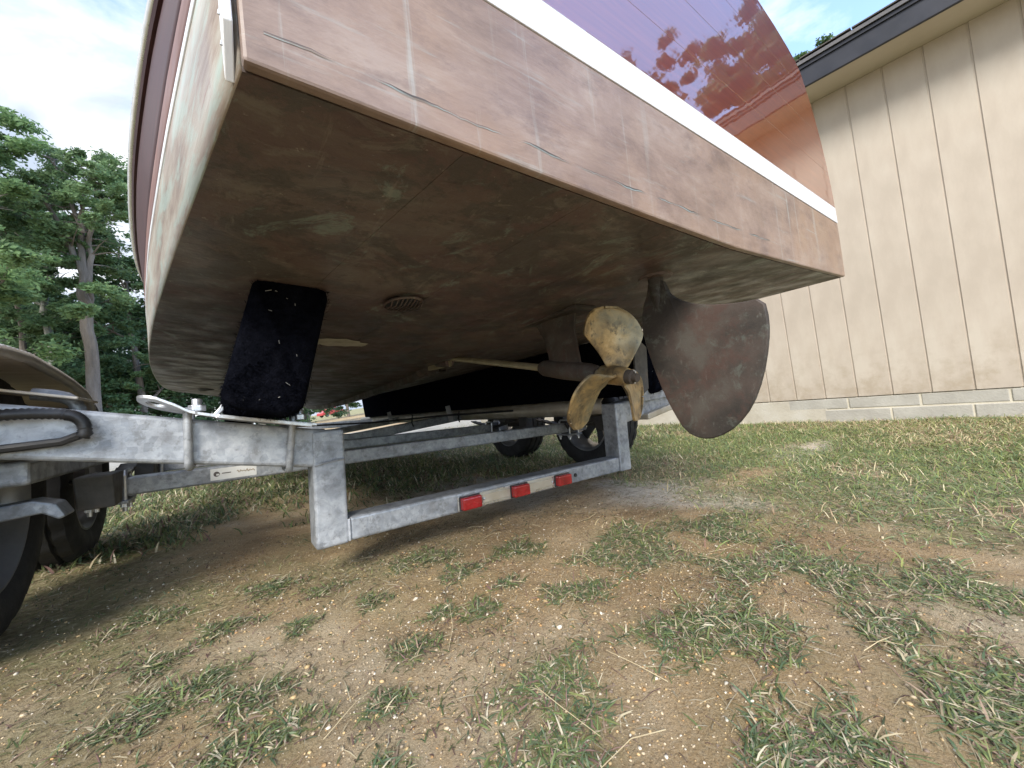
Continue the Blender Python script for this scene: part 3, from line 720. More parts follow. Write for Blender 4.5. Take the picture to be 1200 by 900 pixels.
# sticker on the axle
stk = one('sticker', 'sticker_white', axl[0], (-.868, WY[0]-.0296, .269), (.135, .0015, .040), bevel=.0004)
MB().lathe([(WY[0]-.0312, 0), (WY[0]-.0308, .009)], (-.918, 0, .270), 1, 14).build('sticker_logo', 'sticker_ink', stk)
one('sticker_logo', 'sticker_white', stk, (-.915, WY[0]-.0316, .268), (.008, .0006, .006), bevel=0)
one('sticker_line', 'sticker_ink', stk, (-.890, WY[0]-.0310, .271), (.026, .0006, .003), bevel=0)
MB().tube([(-.86+.0028*i, WY[0]-.031, .271+.006*math.sin(i*1.9)*(.6+.4*math.sin(i*.7))) for i in range(20)], .0011, 4).build('sticker_scrawl', 'sticker_scrawl', stk)
# wheels
def wheel(a_in, a_out, y_, spokes, matrim):
    rt_ = .300; zc0 = rt_-.006; wd = a_out-a_in; sgn = 1 if wd > 0 else -1; W = abs(wd); cxm = (a_in+a_out)/2
    root = empty('wheel', (cxm, y_, zc0)); root.parent = tr; root.scale = (1, .962, .962)
    prof = [(-W*.40, .196), (-W*.47, .215), (-W*.5, .245), (-W*.49, .275), (-W*.455, .296), (-W*.42, .304), (-W*.27, .310), (-W*.255, .301), (-W*.225, .301), (-W*.21, .311), (-W*.03, .312), (-W*.015, .303),
            (W*.015, .303), (W*.03, .312), (W*.21, .311), (W*.225, .301), (W*.255, .301), (W*.27, .310), (W*.42, .304), (W*.455, .296), (W*.49, .275), (W*.5, .245), (W*.47, .215), (W*.40, .196)]
    n = 96; vs = []; k = len(prof)
    for i in range(n):
        a = 2*math.pi*i/n
        for j, (h, r) in enumerate(prof):
            if r > .294 and r < .311 and i % 4 == 0: r = r-.007
            elif r >= .3105 and (i+2) % 4 == 0: r -= .005
            tw = .035*h/W*(1 if j < k/2 else -1)
            vs.append((h, r*math.cos(a+tw), r*math.sin(a+tw)))
    fs = [(i*k+j, ((i+1) % n)*k+j, ((i+1) % n)*k+j+1, i*k+j+1) for i in range(n) for j in range(k-1)]
    MB().add(vs, fs).build('tyre', 'tyre_rubber', root, 35)
    rim = MB().lathe([(-W*.41, .199), (-W*.44, .203), (-W*.445, .196), (-W*.40, .186), (-W*.30, .180), (-W*.12, .168), (W*.2, .166), (W*.33, .178), (W*.40, .186), (W*.445, .196), (W*.44, .203), (W*.41, .199)], (0,0,0), 0, 56).build('rim', matrim, root, 35)
    f_ = sgn*W*.24
    if spokes:
        for s_ in range(spokes):
            a = 2*math.pi*s_/spokes+.3
            d_ = Vector((0, math.cos(a), math.sin(a))); t_ = Vector((0, -math.sin(a), math.cos(a))); secs = []
            for r, w_, h_ in ((.03, .030, f_), (.08, .026, f_), (.13, .030, f_*.95), (.172, .040, f_*.85)):
                secs.append([tuple(d_*r+t_*w_*q1+Vector((h_+q2, 0, 0))) for q1, q2 in ((-1,-.012),(1,-.012),(.8,.012),(-.8,.012))])
            mb = MB().loft(secs, True); mb.f += [(0,1,2,3), (15,14,13,12)]
            mb.build('spoke', 'rim_dark', root, False, .003)
    else:
        MB().lathe([(f_*.2, .168), (f_*.1, .14), (f_*.6, .11), (f_*.7, .06), (f_*.7, 0)], (0,0,0), 0, 40).build('wheel_disc', 'rim_paint', root, 35)
        MB().lathe([(-sgn*W*.28, 0), (-sgn*W*.28, .118), (-sgn*W*.16, .125), (0, .125)], (0,0,0), 0, 32).build('brake_drum', 'rust_steel', root, 35)
    MB().lathe([(-sgn*W*.42, 0), (-sgn*W*.42, .034), (-sgn*W*.1, .042), (f_+sgn*.02, .045), (f_+sgn*.05, .030), (f_+sgn*.055, 0)], (0,0,0), 0, 24).build('hub', 'dark_steel', root, 35)
    return root
for y_ in WY:
    wheel(.985, 1.185, y_, 6, 'rim_paint')
for y_ in (1.06, 1.78):
    wheel(-1.29, -1.48, y_, 0, 'rim_paint')
# spring hangers and brackets on both sides
for s_, a_ in ((-1, -1.185), (1, .855)):
    for y_ in WY:
        sp_ = empty('leaf_spring', (a_, y_, .27)); sp_.parent = tr
        for q in range(3):
            Ln = .30-.07*q
            MB().loft([[(-.024, u*Ln, .050-.040*(1-u*u)-q*.009-.001), (.024, u*Ln, .050-.040*(1-u*u)-q*.009-.001), (.024, u*Ln, .050-.040*(1-u*u)-q*.009+.007), (-.024, u*Ln, .050-.040*(1-u*u)-q*.009+.007)] for u in np.linspace(-1, 1, 11)], True).build('leaf', 'dark_steel', sp_, 30)
        one('spring_plate', 'galvanised', sp_, (0, 0, -.045), (.10, .13, .010), bevel=.002)
        one('spring_seat', 'dark_steel', sp_, (0, 0, .0), (.066, .075, .080), bevel=.004)
        for q1 in (-.038, .038):
            MB().tube([(q1, -.042, -.075), (q1, -.042, .035), (q1, -.030, .046), (q1, .030, .046), (q1, .042, .035), (q1, .042, -.075)], .006, 8).build('u_bolt', 'zinc_bolt', sp_, True)
            for q2 in (-.042, .042):
                MB().lathe([(-.062, 0), (-.062, .011), (-.050, .011), (-.050, 0)], (q1, q2, 0), 2, 6).build('nut', 'zinc_bolt', sp_)
for a_ in (-1.155, .855):
    one('spring_hanger', 'dark_steel', tr, (a_, (WY[0]+WY[1])/2, .30), (.06, .09, .10), bevel=.004)
    MB().prism([(1.07, .335), (1.20, .335), (1.175, .25), (1.10, .25)], 0, a_-.035, a_+.035).build('spring_hanger', 'dark_steel', tr, False, .004)
# left fender: flat tread plate over the wheels, rolling down at the front
fl = [(-1.232, .60, .560), (-1.228, .65, .580), (-1.225, .70, .595), (-1.219, .80, .602), (-1.221, .92, .606), (-1.229, 1.10, .598), (-1.240, 1.28, .590), (-1.251, 1.45, .576), (-1.262, 1.58, .556), (-1.267, 1.65, .522), (-1.268, 1.68, .49)]
f = MB().loft([[(a_-.34*q, y_+.05*q, z_-(.05 if q > .97 else 0)) for q in (0, .03, .35, .7, .95, 1.0)] for a_, y_, z_ in fl]).build('fender', 'fender_tan', tr, 'all', 0, .006, off=0)
pts = []
for p, q in zip(fl, fl[1:]):
    nq = max(3, int((Vector(q)-Vector(p)).length/.0095))
    for t_ in np.linspace(0, 1, nq, endpoint=False): pts.append(tuple(np.array(p)*(1-t_)+np.array(q)*t_))
MB().tube([(p[0]+.002, p[1], p[2]+.002) for p in pts], [.0125 if i % 2 else .0092 for i in range(len(pts))], 8).build('tread_edge', 'treadplate', f, 'all')
# step plate and bracket in front of the left fender
one('fender_bracket', 'fender_tan', tr, (-1.30, .935, .548), (.34, .16, .006), (0, .20, 0), bevel=.002)
MB().tube([(-1.215, .93, .532), (-1.185, .93, .527), (-1.168, .93, .522), (-1.155, .93, .512), (-1.148, .93, .497), (-1.147, .93, .46)], .013, 12).build('fender_pipe', 'galvanised', tr, 40)
MB().prism([(-1.56, .275), (-1.225, .305), (-1.190, .292), (-1.175, .262), (-1.186, .257), (-1.21, .275), (-1.56, .240)], 1, .96, 1.03).build('fender_brace', 'galvanised', tr, False, .004)
# bunks
def bunk(prof, y0, y1, nm='bunk', pile=True):
    n = len(prof); c_ = np.mean(prof, 0); secs = []; rg = np.random.RandomState(int(y0*1000)); ph = rg.rand(6)*6.28
    for y_, sc in [(y0, .84), (y0+.004, .93), (y0+.012, .98)]+[(y0+.02+.03*q, 1.0) for q in range(10)]+[((y0+y1)/2, 1.0), (y1-.02, 1.0), (y1, .85)]:
        row = []
        for i, (a_, z_) in enumerate(prof):
            w_ = 1+.020*math.sin(i*.8+ph[0]+y_*9)+.014*math.sin(i*1.9+ph[1]+y_*23)+.010*rg.randn()*.5
            row.append((c_[0]+(a_-c_[0])*sc*w_, y_, c_[1]+(z_-c_[1])*sc*(1+(w_-1)*.5)))
        secs.append(row)
    mb = MB().loft(secs, True); k = n; t_ = len(mb.v); mb.f += [tuple(range(k)), tuple(range(t_-1, t_-k-1, -1))]
    o = mb.build(nm, 'black_carpet', tr, 60)
    if pile:                                        # short fuzz over the rear end and along the near sides
        V0 = []; F0 = []; LV = []; LF = []
        for q in range(6500):
            i = rg.randint(n); u = rg.rand(); p0, p1 = np.array(prof[i]), np.array(prof[(i+1) % n]); e_ = p0*(1-u)+p1*u; d_ = e_-c_; d_ /= np.linalg.norm(d_)
            if rg.rand() < .55:
                r_ = math.sqrt(rg.rand())*.96; base_ = np.array([c_[0]+(e_[0]-c_[0])*r_, y0-.0005, c_[1]+(e_[1]-c_[1])*r_]); nn = np.array([0, -1, 0.])+rg.randn(3)*.5
            else:
                base_ = np.array([e_[0], y0+rg.rand()*.30, e_[1]]); nn = np.array([d_[0], 0, d_[1]])+rg.randn(3)*.5
            ln = .0025+.0035*rg.rand(); w_ = np.cross(nn, rg.randn(3)); w_ = w_/np.linalg.norm(w_)*.0007; k0_ = len(V0)
            V0 += [tuple(base_-w_), tuple(base_+w_), tuple(base_+nn*ln)]; F0.append((k0_, k0_+1, k0_+2))
        MB().add(V0, F0).build('carpet_pile', 'black_carpet', o)['kind'] = 'stuff'
        lint = MB()
        for q in range(10):
            r_ = math.sqrt(rg.rand())*.92; i = rg.randint(4)*5; u = rg.rand(); e_ = np.array(prof[i])*(1-u)+np.array(prof[i-5])*u; p = np.array([c_[0]+(e_[0]-c_[0])*r_, y0-.004, c_[1]+(e_[1]-c_[1])*r_]); d_ = rg.randn(3)*[.0022, .0005, .0022]; m_ = rg.randn(3)*.001
            lint.tube([tuple(p-d_), tuple(p+m_), tuple(p+d_*.8+m_*2)], .00028, 4)
        lint.build('lint', 'sticker_white', o)['kind'] = 'stuff'
    return o
def rounded(q, r=.025, n=5):
    q = [Vector((*p, 0)) for p in q]; out_ = []
    for i, p in enumerate(q):
        a_ = (q[i-1]-p).normalized(); b_ = (q[(i+1) % len(q)]-p).normalized()
        for t_ in [float(v_) for v_ in np.linspace(0, 1, n)]:
            s0 = p+a_*r; s1 = p+b_*r; out_.append(tuple(((1-t_)**2*s0+2*t_*(1-t_)*p+t_*t_*s1).to_2d()))
    return out_
bunk(rounded([(-.832, .724), (-.706, .694), (-.770, .434), (-.900, .464)], .040), .485, 5.2)
bunk(rounded([(.850, .757), (.735, .745), (.775, .432), (.885, .445)]), .76, 5.6)
# bunk brackets, U-bolts and tie-down eye on the left arm
ang = MB().prism([(-.905, .452), (-.72, .415), (-.718, .423), (-.898, .459)], 1, LB-.085, LB+.09).build('bunk_angle', 'zinc_bolt', tr, False, .001)
armt = lambda a_: .402+(-.668-a_)*.187
def u_bolt(a_, lean=.0):
    t_ = armt(a_)+.024; b_ = armt(a_)-.108
    MB().tube([(a_+lean, LB-.011, t_), (a_, LB-.011, b_+.012), (a_, LB-.006, b_+.003), (a_, LB+.006, b_-.002), (a_, LB+.085, b_-.002), (a_, LB+.096, b_+.006), (a_, LB+.096, t_)], .0082, 10).build('u_bolt', 'galvanised', tr, True)
u_bolt(-.955); u_bolt(-.762, .012); u_bolt(-1.36)
def nut_at(a_, y_, z_, r=.0165, h=.014):
    n_ = MB().lathe([(0, 0), (0, r), (h, r), (h, 0)], (a_, y_, z_), 2, 6).build('nut', 'zinc_bolt', tr, False, .0015)
    MB().lathe([(0, 0), (0, .0095), (h+.012, .0095), (h+.014, .008), (h+.014, 0)], (a_, y_, z_), 2, 12).build('bolt_end', 'zinc_bolt', n_, 40)
# tie-down eye: flat plate with a hole, bent up at the bunk
eye = MB(); yc = LB-.028; EC = -1.000
o_ = []; i_ = []
for q in range(28):
    t_ = 2*math.pi*q/28
    x_, y_ = math.cos(t_), math.sin(t_)
    ox_ = .034*x_ if x_ < 0 else .070*x_**.6 if x_ > 0 else 0
    oy_ = .028*y_ if x_ < 0 else .028*(1 if y_ > 0 else -1)*min(1, abs(y_)*2.2)
    o_.append((EC+ox_, yc+oy_)); i_.append((EC-.004+.016*x_, yc+.013*y_))
bl_ = lambda a_: min(1, max(0, (-.945-a_)/.04))
zf = lambda a_, y_=None: armt(a_)+.010+max(0, (-.965-a_))*.16+((yc-y_)*.34*bl_(a_) if y_ is not None else 0)
vs = []
for zo in (0, .007):
    for ring_ in (o_, i_): vs += [(a_, y_, zf(a_, y_)+zo+.007*bl_(a_)) for a_, y_ in ring_]
k = 28; fs = []
for j in range(k):
    j2 = (j+1) % k
    fs += [(j, j2, k+j2, k+j), (2*k+j, 3*k+j, 3*k+j2, 2*k+j2), (j, 2*k+j, 2*k+j2, j2), (k+j, k+j2, 3*k+j2, 3*k+j)]
eye.add(vs, fs)
te = eye.build('tie_down_eye', 'zinc_bolt', tr, False, .0012)
MB().prism([(-.945, zf(-.945)), (-.905, zf(-.905)-.003), (-.888, zf(-.888)+.018), (-.880, zf(-.888)+.045), (-.888, zf(-.888)+.045), (-.897, zf(-.888)+.022), (-.908, zf(-.905)+.005), (-.945, zf(-.945)+.007)], 1, yc-.027, yc+.027).build('eye_tail', 'zinc_bolt', te, False, .001)
nut_at(-.938, LB-.011, armt(-.938)+.018); nut_at(-.735, LB-.011, armt(-.735)+.02); nut_at(-.735, LB+.05, armt(-.735)+.02)
MB().prism([(-.80, armt(-.80)+.008), (-.70, armt(-.70)+.008), (-.70, armt(-.70)+.015), (-.795, armt(-.795)+.015), (-.80, armt(-.8)+.04), (-.806, armt(-.8)+.04)], 1, LB-.035, LB+.03).build('bunk_bracket', 'zinc_bolt', tr, False, .001)
# right bunk post plate behind the propeller
MB().prism([(.63, .40), (.73, .46), (.745, .66), (.68, .70), (.645, .66)], 1, .745, .757).build('bunk_end_plate', 'dark_steel', tr, False, .003)
MB().prism([(.66, .466), (.98, .485), (.98, .415), (.66, .395)], 1, LB-.02, LB-.0005).build('arm_cap', 'galvanised', tr, False, .004)
one('arm_foot', 'galv_tan', tr, (.86, LB+.02, .345), (.24, .10, .03), (0, -.16, 0), bevel=.006)
# far bunk brackets
for y_ in (2.74, 4.28):
    for a_, ln in ((-.70, .2), (.70, -.2)):
        one('bunk_bracket', 'zinc_bolt', tr, (a_, y_, .41), (.045, .008, .14), (0, ln, 0), bevel=.002)
# wiring loom on the light-bar side, and a hanging wire near the right axle
ls = []
for t_ in np.linspace(0, 1, 30): ls.append((-1.50+.365*t_, LB-.030, .487-.010*t_+.004*math.sin(t_*9)))
for t_ in np.linspace(0, 1, 16)[1:]:
    a = math.pi/2*t_; ls.append((-1.135+.028*math.sin(a), LB-.030, .477-.028*(1-math.cos(a))))
ls += [(-1.106, LB-.030, .440), (-1.112, LB-.028, .430)]
den = []
for p, q in zip(ls, ls[1:]):
    for t_ in (0, .34, .67): den.append(tuple(np.array(p)*(1-t_)+np.array(q)*t_))
MB().tube(den, [.0115 if i % 2 else .0092 for i in range(len(den))], 10).build('wiring_loom', 'black_plastic', tr, 'all')
MB().tube([(-1.115, LB-.026, .436), (-1.14, LB-.020, .426), (-1.26, LB-.018, .418), (-1.52, LB-.015, .412)], .008, 8).build('wiring_loom', 'black_plastic', tr, True)
MB().tube([(.70, 1.3, .30), (.74, 1.32, .27), (.80, 1.36, .30), (.84, 1.38, .33), (.90, 1.40, .31)], .006, 6).build('brake_wire', 'black_plastic', tr, True)
MB().tube([(.55, 1.6, .40), (.35, 2.2, .40), (.1, 2.8, .385), (-.4, 3.4, .40), (-.8, 3.9, .43)], .008, 6).build('brake_wire', 'black_plastic', tr, True)
for a_ in (.72, .30):
    MB().tube([(a_, 2.6, .42), (a_, 2.62, .36), (a_+.02, 2.64, .33)], .006, 6).build('hanger_strap', 'black_plastic', tr, True)
# yellow rope looped over the arm (hangs on it, so a thing of its own)
def tloc(p):
    q = Euler((0, R(GROUND_TILT), 0)).to_matrix() @ Vector(p); return tuple(q)
rope = [(-1.345, LB+.02, armt(-1.345)+.012), (-1.322, LB-.004, armt(-1.32)+.012), (-1.318, LB-.014, armt(-1.32)-.002), (-1.335, LB-.018, .46), (-1.368, LB-.018, .415), (-1.40, LB-.016, .385)]
dd = []
for p, q in zip(rope, rope[1:]):
    for t_ in np.linspace(0, 1, 5, endpoint=False): dd.append(tloc(np.array(p)*(1-t_)+np.array(q)*t_))
tag(MB().tube(dd, [.0055 if i % 2 else .0047 for i in range(len(dd))], 8, flat=1.0).build('rope', 'yellow_rope', None, 'all'), 'short yellow rope looped over the galvanized trailer arm', 'rope')

# ---------------------------------------------------------------- trees
def tree(name, label, base, h, crown, seed, leaves=9000, leaf=.12, trunk_r=.2, limbs=None, bark='bark', group=None, hue=(.07,.11,.05), clear=.35, nclump=110, lean=(0,0), paths=None):
    rng = np.random.RandomState(seed); root = empty(name, base); tag(root, label, 'tree', group)
    cw, cz0, cz1 = crown
    tb = MB(); tips = []
    def twigs(lp_, ln, r0, n_tw=3):
        for s_ in range(2, len(lp_)):
            for _ in range(n_tw):
                d2 = Vector((rng.randn(), rng.randn(), rng.randn()*.45+.25)).normalized(); e = lp_[s_]+d2*ln*(.22+.25*rng.rand())
                tb.tube([lp_[s_], lp_[s_].lerp(e, .5)+Vector((0,0,.06)), e], [r0, r0*.6, .006], 5); tips.append(e); tips.append(lp_[s_].lerp(e, .6))
    if paths:
        for pth, r0, r1 in paths:
            ps = [Vector(p) for p in pth]; fine = [ps[0]]
            for p, q in zip(ps, ps[1:]):
                for t_ in (.33, .67, 1.): fine.append(p.lerp(q, t_)+Vector((rng.randn(), rng.randn(), 0))*.035)
            tb.tube(fine, [r0+(r1-r0)*i/(len(fine)-1) for i in range(len(fine))], 9)
            if r1 < .08: twigs(fine[2:], 2.6, .03, 2)
    else:
        top = Vector((lean[0]*h, lean[1]*h, h*.93)); pts = []
        nseg = 12
        for i in range(nseg+1):
            u = i/nseg
            pts.append((top.x*u+rng.randn()*.018*h*u*.35, top.y*u+rng.randn()*.018*h*u*.35, top.z*u-.3*(i == 0)))
        tb.tube(pts, [trunk_r*(1.25 if i == 0 else 1)*(1-.86*(i/nseg)**1.2) for i in range(nseg+1)], 9)
        nl = limbs or 11
        for q in range(nl):
            u = clear+(1-clear)*(q+.3)/nl*.92; i = int(u*nseg); p = Vector(pts[i]).lerp(Vector(pts[min(i+1, nseg)]), u*nseg-i)
            az = q*2.4+rng.rand()*1.2; ln = cw*(.6+.5*rng.rand())*(1.2-.65*u); el = .2+.6*rng.rand()
            d_ = Vector((math.cos(az), math.sin(az), el)).normalized(); lp_ = [p]
            for s_ in range(1, 6):
                d_ = (d_+Vector((rng.randn()*.13, rng.randn()*.13, .04+rng.randn()*.07))).normalized(); lp_.append(lp_[-1]+d_*ln/5)
            tb.tube(lp_, [trunk_r*.42*(1-.8*u)*(1-.85*s_/5)+.012 for s_ in range(6)], 6); tips += lp_[2:]
            twigs(lp_, ln, .016+trunk_r*.05, 2)
    tb.build('trunk', bark, root, True)
    # crown: flat sprays of leaves around twig tips and through the volume
    cc = []
    for k in range(nclump):
        if tips and rng.rand() < .6: c_ = np.array(tips[rng.randint(len(tips))])+rng.randn(3)*.22
        else:
            u = rng.rand()**.85; a = rng.rand()*6.283; z_ = h*(cz0+(cz1-cz0)*u); rr = cw*math.sin(math.pi*(.14+.78*u))**.7*(.3+.7*rng.rand()**.6)
            c_ = np.array([math.cos(a)*rr+lean[0]*z_, math.sin(a)*rr+lean[1]*z_, z_])
        cc.append((c_, cw*(.07+.13*rng.rand()), .72+.5*rng.rand(), rng.randn(2)*.25))
    leaf *= .62; per = int(leaves*1.55)//len(cc); P = []; Cc = []
    for c_, r_, br, sl in cc:
        q = rng.randn(per, 3); q /= np.linalg.norm(q, axis=1)[:, None]; q *= (rng.rand(per, 1)**.45)*r_*(.75+.5*rng.rand(per, 1)); q[:, 2] = q[:, 2]*.42+q[:, 0]*sl[0]+q[:, 1]*sl[1]
        P.append(c_+q); col_ = np.array(hue)*2.3*br*(.7+.6*rng.rand(per, 1))+rng.randn(per, 1)*.006*np.array([1.2,.7,.2]); Cc.append(col_)
    P = np.concatenate(P); Cc = np.clip(np.concatenate(Cc), .01, 1); n_ = len(P)
    d1 = rng.randn(n_, 3); d1[:, 2] *= .5; d1 /= np.linalg.norm(d1, axis=1)[:, None]; d2 = np.cross(d1, rng.randn(n_, 3)*[1,1,.6]+[0,0,.5]); d2 /= np.linalg.norm(d2, axis=1)[:, None]+1e-6
    sz = leaf*(.55+.8*rng.rand(n_, 1)); a_ = d1*sz; b_ = d2*sz*.45; nr = np.cross(d1, d2)*sz*.12
    V_ = np.stack([P-a_, P-a_*.1+b_+nr, P+a_, P-a_*.1-b_+nr], 1).reshape(-1, 3)
    np_mesh('crown', V_, np.arange(n_*4), np.arange(n_)*4, np.full(n_, 4), 'leaf', {'col': np.repeat(Cc, 4, 0)}, root)
    return root
def at(dx, dy, d): return (-.841+dx*d, -.33+dy*d, .1)
G1 = 'trees in the wood beyond the trailer'
ob = (-4.25, 18.37, .1)
def rel(*pp): return [(p[0]-ob[0], 18.4-ob[1]+(k_ % 3-1)*.12*(k_ > 0), p[1]-ob[2]) for k_, p in enumerate(pp)]
oak_paths = [(rel((-4.25,-.3),(-4.22,1.9),(-4.16,3.6),(-4.06,5.04),(-4.07,6.06)), .19, .15),
 (rel((-4.07,6.0),(-4.10,6.8),(-4.25,7.65),(-4.45,8.5),(-4.65,9.2)), .11, .035),
 (rel((-4.07,6.0),(-3.99,7.3),(-3.95,8.0),(-3.74,9.07),(-3.4,10.06)), .115, .03),
 (rel((-4.06,5.2),(-3.84,6.5),(-3.80,7.5),(-3.52,8.5),(-3.06,9.4),(-2.65,9.95)), .10, .03),
 (rel((-4.2,7.4),(-4.7,8.0),(-5.2,8.6),(-5.6,9.0)), .07, .025),
 (rel((-3.85,7.9),(-4.0,8.8),(-4.2,9.6),(-4.3,10.3)), .07, .025)]
tree('oak_tree', 'tall forked oak with bare lower trunk standing out before the dark wood', ob, 10.6, (2.3, .70, 1.0), 4, 20000, .10, .21, None, 'bark', G1, (.075,.115,.055), .46, 120, (.03, .0), oak_paths)
tree('pine_tree', 'pale straight trunk just left of the forked oak, crown hidden among others', at(-.2155, .976, 23), 11, (2.6, .55, 1.0), 5, 16000, .12, .20, 9, 'bark_grey', G1, (.06,.10,.055), .55, 90)
spec = [ # dir x, dir y, dist, height, crown
 ('leafy_tree', 'big leafy tree filling the left edge of the picture above the fender', (-.315, .949, 18), 12.2, (3.4, .12, 1.0), (.080,.125,.055), 42000),
 ('leafy_tree', 'second leafy tree from the left edge, rising behind the pale trunk', (-.245, .970, 25), 12.6, (3.2, .15, 1.0), (.068,.108,.055), 30000),
 ('leafy_tree', 'low dense tree right of the forked oak, against the hull', (-.118, .993, 22), 9.4, (2.7, .12, 1.0), (.06,.098,.046), 30000),
 ('leafy_tree', 'shorter tree between the forked oak and the left edge', (-.205, .979, 28), 8.0, (3.6, .05, 1.0), (.055,.090,.046), 26000),
 ('leafy_tree', 'dark undergrowth tree low behind the forked oak trunk', (-.160, .987, 27), 7.2, (3.8, .03, 1.0), (.048,.080,.042), 26000),
 ('leafy_tree', 'far bushy tree low at left, behind the ribbed fender', (-.275, .961, 30), 8.5, (4.2, .03, 1.0), (.052,.084,.044), 24000),
 ('leafy_tree', 'far dark tree hard against the port side of the hull', (-.07, .997, 29), 7.4, (4.2, .03, 1.0), (.052,.084,.044), 22000),
 ('leafy_tree', 'far tree seen through the gap between the hull and the left bunk', (.235, .972, 44), 7, (4.4, .03, 1.0), (.060,.10,.045), 26000),
 ('leafy_tree', 'far tree glimpsed under the hull right of the bunk gap', (.36, .933, 46), 7, (4.4, .03, 1.0), (.060,.10,.045), 26000),
 ('leafy_tree', 'far tree hidden mostly behind the hull bottom and bunk', (.10, .995, 43), 8, (4.4, .03, 1.0), (.060,.10,.045), 26000),
]
spec += [
 ('leafy_tree', 'low bush under the forked oak, just left of the hull', (-.10, .995, 24), 3.6, (3.2, .0, 1.0), (.05,.085,.04), 16000),
 ('leafy_tree', 'low bush glimpsed between the tie-down eye and the bunk pad', (.02, .999, 25), 3.6, (3.4, .0, 1.0), (.05,.085,.04), 16000),
 ('leafy_tree', 'low bush left of the forked oak trunk, above the fender', (-.235, .972, 21), 3.4, (2.8, .0, 1.0), (.05,.085,.04), 16000),
 ('leafy_tree', 'low bush at the end of the gap right of the bunk pad', (.15, .988, 27), 3.4, (3.2, .0, 1.0), (.05,.085,.04), 14000)]
for i, (nm, lab, (dx, dy, d), h, cr_, hue, nl) in enumerate(spec):
    tree(nm, lab, at(dx, dy, d), h, cr_, 20+i, nl, .075+.0024*d+(.08 if d > 40 else 0), .15, 10, 'bark', G1, hue, .2, 150)
tree('leafy_tree', 'small treetop peeking over the dark fascia of the building', at(.976, .195, 26), 14.4, (2.3, .45, 1.0), 51, 26000, .14, .18, 12, 'bark', None, (.06,.10,.042), .4, 130)
# trees behind the photographer, mirrored in the varnish
G2 = 'trees mirrored in the varnished transom'
for i, (x_, y_, h, cw, nl, lab) in enumerate([(12.5, -7.2, 11.8, 3.2, 17000, 'broad tree mirrored left of the middle of the varnished transom'), (9.0, -12, 9.0, 2.2, 12000, 'small tree mirrored lowest and leftmost in the varnished transom'), (16, -4.6, 12.4, 3.4, 24000, 'big tree mirrored near the upper right corner of the transom')]):
    tree('yard_tree', lab, (x_, y_, -.25), h, (cw, .2, 1.0), 70+i, nl, .24, .2, 8, 'bark', G2, (.05,.08,.035), .3, nl//140)

# ---------------------------------------------------------------- far vehicles and things across the drive
def car(label, loc, rz, paint, L_=4.4, H_=1.45, W_=1.78):
    c = empty('parked_car', loc, (0, 0, rz)); tag(c, label, 'car')
    prof = [(-.5,.22),(-.5,.50),(-.44,.60),(-.36,.64),(-.24,.97),(.12,1.0),(.27,.66),(.46,.58),(.5,.45),(.5,.22)]
    MB().prism([(x_*L_, z_*H_) for x_, z_ in prof], 1, -W_/2, W_/2).build('body', paint, c, False, .06, seg=3)
    for s_ in (-1, 1):
        MB().prism([(-.33*L_, .67*H_), (-.235*L_, .92*H_), (-.07*L_, .94*H_), (-.07*L_, .66*H_)], 1, s_*W_/2-.005, s_*W_/2+.006).build('window', 'car_glass', c)
        MB().prism([(-.05*L_, .66*H_), (-.05*L_, .94*H_), (.105*L_, .94*H_), (.225*L_, .67*H_)], 1, s_*W_/2-.005, s_*W_/2+.006).build('window', 'car_glass', c)
        for x_ in (-.31, .31):
            MB().lathe([(-.1, .19), (-.1, .30), (-.07, .33), (.07, .33), (.1, .30), (.1, .19)], (x_*L_, s_*(W_/2-.09), .33), 1, 24, closed=True).build('tyre', 'tyre_rubber', c, 40)
            MB().lathe([(.0, 0), (.03, .15), (.06, .2), (-.06, .2), (-.03, .15)], (x_*L_, s_*(W_/2-.07), .33), 1, 20).build('rim', 'rim_paint', c, 40)
    MB().prism([(.28*L_, .67*H_), (.135*L_, .965*H_), (.142*L_, .975*H_), (.29*L_, .68*H_)], 1, -W_*.42, W_*.42).build('windscreen', 'car_glass', c)
    for s_ in (-1, 1): one('headlight', 'boot_white', c, (.497*L_, s_*W_*.36, .48*H_), (.03, .3, .12), bevel=.01)
    return c
car('red parked car far beyond the gravel drive, glimpsed under the hull', at(.200, .980, 72)[:2]+(-.1,), R(20), 'car_red', 4.2)

